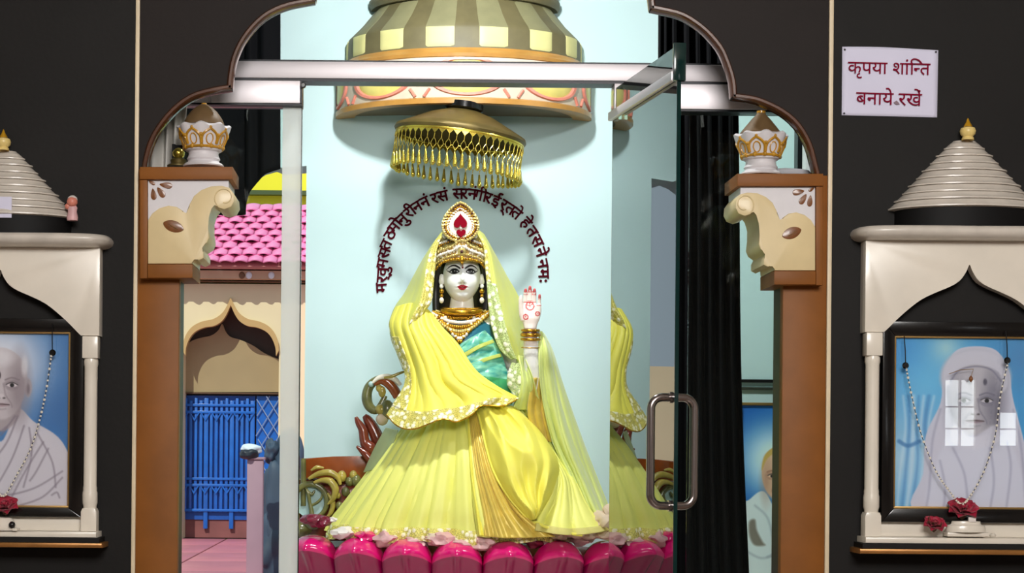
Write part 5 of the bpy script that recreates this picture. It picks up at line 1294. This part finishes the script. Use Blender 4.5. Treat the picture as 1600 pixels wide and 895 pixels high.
# lime satin drape hanging from the raised arm
sd_ = Patch([[(842, 518, 1.44), (846, 518, 1.45), (850, 522, 1.52)], [(841, 548, 1.40), (855, 547, 1.41), (863, 548, 1.53)], [(842, 590, 1.40), (862, 588, 1.44), (879, 600, 1.55)], [(849, 640, 1.43), (872, 640, 1.44), (898, 655, 1.57)], [(862, 690, 1.46), (888, 700, 1.43), (916, 705, 1.57)], [(885, 740, 1.43), (910, 750, 1.42), (934, 752, 1.57)], [(905, 790, 1.38), (930, 795, 1.38), (952, 798, 1.55)], [(930, 822, 1.36), (942, 824, 1.36), (958, 822, 1.50)]], 60, 80, lambda u, v: 0.036*ridge(u*7.5+0.6+v*1.2+0.5*math.sin(v*6))*(0.35+0.65*v)+0.016*ridge(u*17+v*4)*v)
sd_.build('arm_drape', 'lime_satin', idol)
Patch([[(834, 590, 1.385), (850, 590, 1.43)], [(824, 640, 1.42), (852, 645, 1.44)], [(835, 690, 1.44), (862, 690, 1.46)]], 20, 20, lambda u, v: 0.012*ridge(u*8)).build('gold_sleeve', 'gold_tissue', idol)
Patch([[(806, 556, 1.50), (816, 556, 1.46), (821, 562, 1.40)], [(812, 600, 1.46), (824, 596, 1.40), (833, 592, 1.385)], [(800, 640, 1.48), (820, 640, 1.46), (846, 640, 1.45)]], 30, 30, lambda u, v: 0.012*ridge(u*11)).build('sleeve', 'lime_satin', idol)
# crumpled ivory cloth at the right hem
random.seed(21)
for px, py, r in ((945, 815, .06), (958, 803, .045), (925, 826, .05), (900, 830, .045), (872, 836, .035), (800, 826, .03), (945, 832, .045), (978, 838, .05)):
    crumple('hem_cloth', px, py, 1.33, r, 'ivory_cloth', idol, 0.7)

# --- pallu across the chest with lace border
def pfold(u, v): return 0.022*ridge(u*10+0.4+0.9*v)*(0.35+0.65*v)+0.010*ridge(u*23+v+0.8*math.sin(5*v))*(1-abs(2*u-1)**4)
pa = Patch([[(618, 480, 1.60), (640, 474, 1.53), (660, 478, 1.53), (674, 489, 1.55)], [(609, 506, 1.56), (635, 506, 1.48), (665, 506, 1.485), (692, 512, 1.51)], [(616, 536, 1.53), (645, 534, 1.45), (680, 530, 1.455), (716, 538, 1.485)],
            [(630, 572, 1.51), (658, 570, 1.43), (700, 564, 1.43), (743, 578, 1.46)], [(632, 600, 1.49), (665, 602, 1.41), (715, 594, 1.41), (776, 603, 1.45)], [(616, 628, 1.47), (658, 636, 1.385), (715, 630, 1.385), (770, 618, 1.41), (807, 620, 1.46)],
            [(604, 648, 1.46), (622, 666, 1.40), (648, 670, 1.36), (690, 655, 1.35), (712, 659, 1.35), (735, 649, 1.36), (752, 634, 1.38), (785, 634, 1.40), (808, 624, 1.45)]], 120, 90, pfold)
pal = pa.build('pallu', 'yellow_satin', idol)
pa.build('lace_border', 'lace_gold', pal, (0.0, 1.0), (0.87, 1), 0.006)
pa.build('lace_border', 'lace_gold', pal, (0.0, 0.14), (0.28, 0.88), 0.006)
tube('hem_cord', [tuple(Vector(pa.G[-1, i])+Vector((0, -0.006, 0))) for i in range(0, 120, 2)], 0.0028, 'gold', pal, 6)
# --- veil: left and right falls
vl = Patch([[(700, 352, 1.60), (694, 358, 1.61), (688, 366, 1.66)], [(684, 384, 1.545), (674, 386, 1.56), (664, 400, 1.68)], [(680, 415, 1.535), (664, 416, 1.53), (647, 430, 1.69)], [(677, 445, 1.525), (658, 450, 1.51), (632, 458, 1.69)], [(674, 470, 1.515), (650, 476, 1.495), (617, 480, 1.68)], [(664, 486, 1.51), (640, 496, 1.48), (608, 506, 1.66)], [(650, 505, 1.50), (632, 520, 1.48), (612, 524, 1.62)]], 60, 60, lambda u, v: 0.012*ridge(u*8+v*2)*v+0.005*ridge(u*19))
vv = vl.build('veil', 'veil_net', idol); vl.build('lace_border', 'lace_gold', vv, (0.0, 0.42), (0.10, 0.92), 0.005)
vt = Patch([[(608, 506, 1.62), (612, 500, 1.56), (622, 505, 1.52)], [(611, 530, 1.60), (618, 530, 1.52), (634, 535, 1.50)], [(620, 552, 1.58), (628, 552, 1.50), (640, 560, 1.48)], [(630, 578, 1.56), (636, 576, 1.50), (642, 580, 1.48)]], 24, 30, lambda u, v: 0.008*ridge(u*6))
vt.build('veil_tail', 'lace_gold', idol)
vr = Patch([[(738, 352, 1.60), (746, 358, 1.61), (756, 366, 1.66)], [(755, 384, 1.545), (764, 386, 1.56), (775, 400, 1.68)], [(758, 415, 1.535), (772, 416, 1.54), (792, 432, 1.69)], [(761, 445, 1.525), (778, 450, 1.52), (806, 456, 1.68)], [(763, 475, 1.51), (785, 480, 1.50), (815, 478, 1.66)], [(768, 510, 1.49), (792, 510, 1.475), (818, 512, 1.62)], [(780, 544, 1.475), (800, 540, 1.465), (822, 548, 1.58)], [(799, 562, 1.47), (808, 562, 1.465), (824, 580, 1.54)]], 60, 70, lambda u, v: 0.010*ridge(u*7+1+v)*v+0.004*ridge(u*17))
vv = vr.build('veil', 'veil_net', idol); vr.build('lace_border', 'lace_white', vv, (0.0, 0.46), (0.40, 1), 0.006); vr.build('lace_border', 'lace_gold', vv, (0.0, 0.26), (0.06, 0.41), 0.006)
lw = Patch([[(800, 566, 1.46), (812, 568, 1.455)], [(793, 585, 1.455), (806, 583, 1.44), (818, 586, 1.455)], [(793, 602, 1.455), (808, 602, 1.44), (820, 606, 1.455)], [(804, 618, 1.45), (812, 620, 1.45)]], 20, 24, lambda u, v: .006*ridge(u*6+v*5))
lw.build('lace_tail', 'lace_white', idol)
# grey-green gauze on the left side of the skirt
Patch([[(603, 668, 1.62), (622, 672, 1.56)], [(585, 700, 1.64), (612, 700, 1.56)], [(568, 738, 1.66), (596, 730, 1.58)]], 20, 20, lambda u, v: .006*ridge(u*5)).build('gauze', M('gauze', (176, 186, 140), 0.6, alpha=0.7, transl=0.2), idol)

# ------------------------------------------------------------------ portrait standing behind the right pilaster
yp = YB-0.09; kx = S(yp)
cv = Canvas(1158, 1290, 634, 900, 160, [10, 84, 176])
cv.glow(1212, 718, 62, [190, 232, 250], 1.0, 2.2); cv.glow(1212, 718, 34, [236, 250, 255], 0.9, 2)
cv.poly([(1158, 800), (1172, 780), (1194, 768), (1218, 800), (1250, 770), (1290, 790), (1290, 905), (1158, 905)], [222, 232, 236], 2)
cv.ell(1217, 738, 27, 40, [226, 186, 150], 2); face(cv, 1217, 742, 25, 40, [232, 190, 160], [170, 120, 100], [200, 70, 80])
cv.poly([(1190, 735), (1195, 710), (1217, 696), (1239, 710), (1244, 735), (1235, 715), (1217, 706), (1199, 716)], [206, 170, 90], 2)
cv.poly([(1171, 816), (1180, 812), (1183, 828), (1192, 846), (1196, 852), (1180, 852), (1172, 838)], [110, 98, 84], 4, 0.8)
for l in ([(1180, 790), (1200, 810), (1210, 850)], [(1200, 870), (1230, 860), (1260, 880)], [(1165, 860), (1190, 872), (1215, 866)]): cv.line(l, 1.4, [150, 164, 176], 0.6, 4)
bp = thing('portrait', 'blue portrait of a smiling figure in white behind the right pilaster', 'portrait', P(1222, 905, yp))
cv.build('print', lambda a: P(a, 760, yp).x, lambda b: P(1222, b, yp).z, yp, bp)
box_px('backing', 1156, 632, 1292, 902, yp+0.003, yp+0.03, 'black_paint', bp)
for l in ((1155, 628.5, 1293, 634), (1155, 900, 1293, 906), (1152.5, 628.5, 1157.5, 906), (1290.5, 628.5, 1295, 906)): box_px('gilt_frame', *l, yp-0.01, yp+0.03, 'gold_lip', bp, 0.001)
M('gate_frame', (44, 50, 40), 0.5)
tag(box_px('wall_rail', 1120, 592, 1420, 599.5, YB-0.015, YB-0.001, 'black_paint'), 'upper black rail on the teal wall above the blue portrait', 'rail', 'wall rails')
tag(box_px('wall_rail', 1120, 604, 1420, 611, YB-0.015, YB-0.001, 'gate_frame'), 'lower olive rail on the teal wall above the blue portrait', 'rail', 'wall rails')

# ------------------------------------------------------------------ courtyard reflected in the left glass, built beyond the added opening
YG = 22.6; kg = S(YG)
struct(box('ground', -16, 10, 2.35, 45, -0.25, -0.06, 'court_joint'))
fl = struct(thing('floor_courtyard', None, None, (-3, 18, -0.06)))
z0 = 0.0
for r_ in range(5):
    for c_ in range(5):
        x = -5.2+c_*1.22; y = 13.6+r_*1.83
        bm = bmesh.new(); add_box(bm, x+0.015, x+1.205, y+0.015, y+1.815, -0.06, 0.0, 0.006); mkbm('paving_slab', bm, 'court_floor', fl)
gh = thing('gatehouse', 'cream gatehouse with pink tiled roof and ogee archway across the courtyard', 'gatehouse', P(361, 845, YG))
og = [(286, 548), (287, 535), (293, 520), (303, 509), (318, 502), (333, 499), (346, 491), (354, 480), (361, 465)]
ogc = c2(og, 26); ogr = [(722-a, b) for a, b in ogc[::-1]]
oc = ogc+ogr[1:]
w0 = pxz([(180, 442), (560, 442)], YG)
ow = pxz(oc, YG)
polyw = [(ow[0][0], 0.0)]+ow+[(ow[-1][0], 0.0), (P(560, 0, YG).x, 0.0), (P(560, 0, YG).x, w0[0][1]), (P(180, 0, YG).x, w0[0][1]), (P(180, 0, YG).x, 0.0)]
prism('wall', polyw, YG, YG+0.5, 'cream_wall', gh, smooth=False)
inner = [(361+(a-361)*0.94, b+8+4*(1-abs(a-361)/75)) for a, b in oc]
iw = pxz(inner, YG)
prism('arch_trim', ow+iw[::-1], YG-0.06, YG+0.1, 'tan_trim', gh, 0.0, False)
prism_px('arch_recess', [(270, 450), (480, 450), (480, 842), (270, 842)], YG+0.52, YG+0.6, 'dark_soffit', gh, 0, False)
sec = c2([(270, 556), (287, 545), (297, 534), (312, 528), (330, 524), (341, 516), (347, 506), (352, 517), (360, 526), (376, 531), (396, 540), (414, 552), (440, 562), (470, 566)], 60)
prism_px('lintel_wall', sec+[(470, 612.5), (270, 612.5)], YG+0.40, YG+0.5, 'beige_wall', gh, 0, False)
box_px('lintel_edge', 270, 612.8, 470, 616, YG+0.36, YG+0.5, 'brown_line', gh)
box_px('pier', 403, 545, 470, 850, YG+0.95, YG+1.1, 'beige_wall', gh) if False else None
box_px('eave_board', 180, 412.5, 560, 420.5, YG-0.45, YG+0.3, 'pink_fascia', gh)
box_px('fascia', 180, 421, 560, 437, YG-0.3, YG+0.3, 'buff_fascia', gh)
box_px('fascia_foot_board', 180, 437.3, 560, 442, YG-0.1, YG+0.3, 'brown_line', gh)  # brown band along the foot of the fascia
for a in (378, 389, 424):
    mb = MB(); mb.ball(tuple(P(a, 430, YG-0.31)), 0.05, 10, 0.5, 1.2); mb.build('fascia_lamp', 'bundle_white' if a != 378 else 'brown_line', gh)
struct(box('wall_courtyard_left', -16, P(180, 0, YG).x-0.01, YG+0.1, YG+0.3, 0, 3.0, 'cream_wall'))
struct(box('wall_courtyard_right', P(560, 0, YG).x+0.01, 10, YG+0.1, YG+0.3, 0, 3.0, 'cream_wall'))
# scalloped roof tiles, one object each
e0, e1 = P(361, 411, YG-0.55), P(361, 321, YG+1.7); NR = 9; tw = 22.5*kg
sl_ = (e1-e0)/NR; V, Fc = [], []
nt_, ml = 8, 5
for j in range(ml+1):
    for i in range(nt_+1):
        u = i/nt_*2-1; v = j/ml; bul = math.cos(u*PI/2)
        lenv = 1.35*(1-v)-0.35*0 ; 
        y = sl_.y*(v*1.3-0.22*bul*(1 if j == 0 else 0)); z = sl_.z*(v*1.3-0.22*bul*(1 if j == 0 else 0))
        V.append((u*tw/2, y-0.05*bul*(1-v)-0.03*(1-v), z+0.05*bul*(1-v*0.7)+0.02*(1-v)))
Fc = [(j*(nt_+1)+i, j*(nt_+1)+i+1, (j+1)*(nt_+1)+i+1, (j+1)*(nt_+1)+i) for j in range(ml) for i in range(nt_)]
tm = bpy.data.meshes.new('roof_tile'); tm.from_pydata(V, [], Fc); tm.materials.append(MATS['pink_tile']); tm.polygons.foreach_set('use_smooth', [True]*len(tm.polygons))
x0_ = P(262, 411, YG-0.5).x-4*tw
for r_ in range(NR):
    for c_ in range(18):
        o = bpy.data.objects.new('roof_tile', tm); COL.objects.link(o); o.parent = gh; o.matrix_parent_inverse = Matrix.Translation(-gh.location)
        o.location = (x0_+(c_+0.5*(r_ % 2))*tw, e0.y+sl_.y*r_, e0.z+sl_.z*r_+random.uniform(-.01, .01)); o.rotation_euler = (random.uniform(-.03, .03), 0, random.uniform(-.02, .02))
        o.modifiers.new('thickness', 'SOLIDIFY').thickness = 0.02
mk('roof_deck', [(x0_-tw/2, e0.y, e0.z-0.05), (x0_+18*tw, e0.y, e0.z-0.05), (x0_+18*tw, e1.y, e1.z-0.05), (x0_-tw/2, e1.y, e1.z-0.05)], [(0, 1, 2, 3)], 'pink_fascia', gh, False)
# yellow building behind
yb_ = thing('yellow_building', 'bright yellow wall with a dark green rail behind the pink roof', 'building', (P(440, 330, 32).x, 32, 0))
box('wall', P(200, 300, 32).x, P(640, 300, 32).x, 32, 32.4, 0, P(440, 180, 32).z, 'yellow_wall', yb_)
a_, b_ = P(360, 300, 31.8), P(520, 304, 31.8); tube('rail', [a_, b_], 0.03, 'green_rail', yb_, 8)
a_, b_ = P(330, 299, 31.8), P(540, 304, 31.8); box('rail_band', a_.x, b_.x, 31.75, 31.95, b_.z-0.02, a_.z+0.03, 'green_rail', yb_)
# blue gate
yg2 = YG+0.42
gt = thing('metal_gate', 'blue painted metal gate with vertical bars under the ogee archway', 'gate', P(345, 832, yg2))
gx0, gx1 = P(278, 700, yg2).x, P(398, 700, yg2).x; gz0, gz1 = P(345, 826, yg2).z, P(345, 616.5, yg2).z
def gz(b): return P(345, b, yg2).z
box('sheet', gx0, gx1, yg2+0.05, yg2+0.07, gz(812), gz(618), 'gate_blue_dark', gt)
nb_ = 15
for i in range(nb_):
    x = gx0+0.04+(gx1-gx0-0.08)*i/(nb_-1); big = i in (0, nb_-1, 5, 10)
    box('bar', x-(0.035 if big else 0.024), x+(0.035 if big else 0.024), yg2-0.01, yg2+0.04, gz(826 if big else 800), gz(622 if i % 2 else 626), 'gate_blue', gt, 0.006)
for b in (632, 643, 747, 757, 796): box('cross_rail', gx0, gx1, yg2-0.03, yg2+0.03, gz(b+3), gz(b-1), 'gate_blue', gt, 0.004)
for i in range(7):   # pointed ornaments under the rails
    x = gx0+(gx1-gx0)*(i+0.5)/7; dw_ = (gx1-gx0)/16
    for b in (646, 760):
        prism('ornament', [(x-dw_, gz(b)), (x, gz(b+12)), (x+dw_, gz(b)), (x+dw_*0.7, gz(b)), (x, gz(b+8)), (x-dw_*0.7, gz(b))], yg2-0.035, yg2-0.01, 'gate_blue', gt, 0, False)
box('sill', gx0-0.1, gx1+0.02, yg2+0.075, yg2+0.098, 0.0, gz(811), 'sill_red', gt)
# chain-link panel beside the gate
cl = thing('chain_link_panel', 'blue fence panel with diamond wire mesh right of the gate', 'fence panel', P(425, 832, yg2))
cx0, cx1 = P(397, 700, yg2).x+0.03, P(475, 700, yg2).x
box('sheet', cx0, cx1, yg2+0.05, yg2+0.07, gz(828), gz(618), 'gate_blue', cl)
mb = MB(); st = 0.19
zlo, zhi = gz(826), gz(618); n = int((cx1-cx0)/st)+1
for i in range(-14, n+1):
    for sgn in (1, -1):
        x = cx0+i*st if sgn > 0 else cx0+(i+14)*st
        pts = []
        for q_ in range(41):
            z = zlo+(zhi-zlo)*q_/40; xx = x+sgn*(z-zlo)*0.62 if sgn > 0 else x-(z-zlo)*0.62
            if cx0 <= xx <= cx1: pts.append((xx, yg2-0.0+0.012*sgn, z))
        if len(pts) > 2: mb.tube(pts, 0.011, 5)
o = mb.build('wire_mesh', 'wire', cl)
# post with bundle; dark mass shaped in place of a reflected figure
ypst = 14.0
po = thing('stone_post', 'pinkish stone post in the courtyard before the blue gate', 'post', (P(397, 800, ypst).x, ypst, 0))
a_, b_ = P(387, 718, ypst), P(412, 718, ypst); box('shaft', a_.x, b_.x, ypst-0.07, ypst+0.07, 0.0, a_.z, 'post_pink', po, 0.01)
box('cap', a_.x-0.02, b_.x+0.02, ypst-0.09, ypst+0.09, a_.z+0.001, a_.z+0.03, 'post_pink', po, 0.008)
zc_ = a_.z+0.03
bu = thing('bundle', 'dark bundle with a white wrap lying on the stone post', 'bundle', (P(393, 700, ypst).x, ypst, zc_))
kq = S(ypst); from mathutils import noise
def blob(name, c, rx, ry, rz, mat, par, amp=0.25, fr=1.5):
    bm = bmesh.new(); bmesh.ops.create_icosphere(bm, subdivisions=4, radius=1.0)
    sd2 = random.uniform(0, 50)
    for v in bm.verts:
        n_ = noise.noise(v.co*fr+Vector((sd2, 3, 1))); v.co *= 1+amp*n_; v.co = Vector((c[0]+v.co.x*rx, c[1]+v.co.y*ry, c[2]+v.co.z*rz))
    return mkbm(name, bm, mat, par)
cc = P(389, 706, ypst); blob('wrap', (cc.x+0.02, ypst-0.02, cc.z+0.03), 17*kq, 0.10, 9*kq, 'bundle_white', bu); blob('bag', (cc.x, ypst-0.06, cc.z-0.02), 15*kq, 0.10, 9*kq, 'bundle_dark', bu)
yhp = ypst+0.9; kq = S(yhp); hp_ = thing('reflected_mass', 'slate blue mass standing in for a reflected figure behind the whitened glass strip', 'reflected shape', (P(442, 800, yhp).x, yhp, 0))
for a, b, rx, rz in ((442, 790, 34, 90), (452, 720, 22, 52), (428, 860, 28, 60), (425, 705, 12, 20)):
    cc = P(a, b, yhp); blob('fold', (cc.x, yhp, max(cc.z, rz*kq*0.9)), rx*kq, 0.16, rz*kq, 'reflected_grey', hp_, 0.35, 1.8)
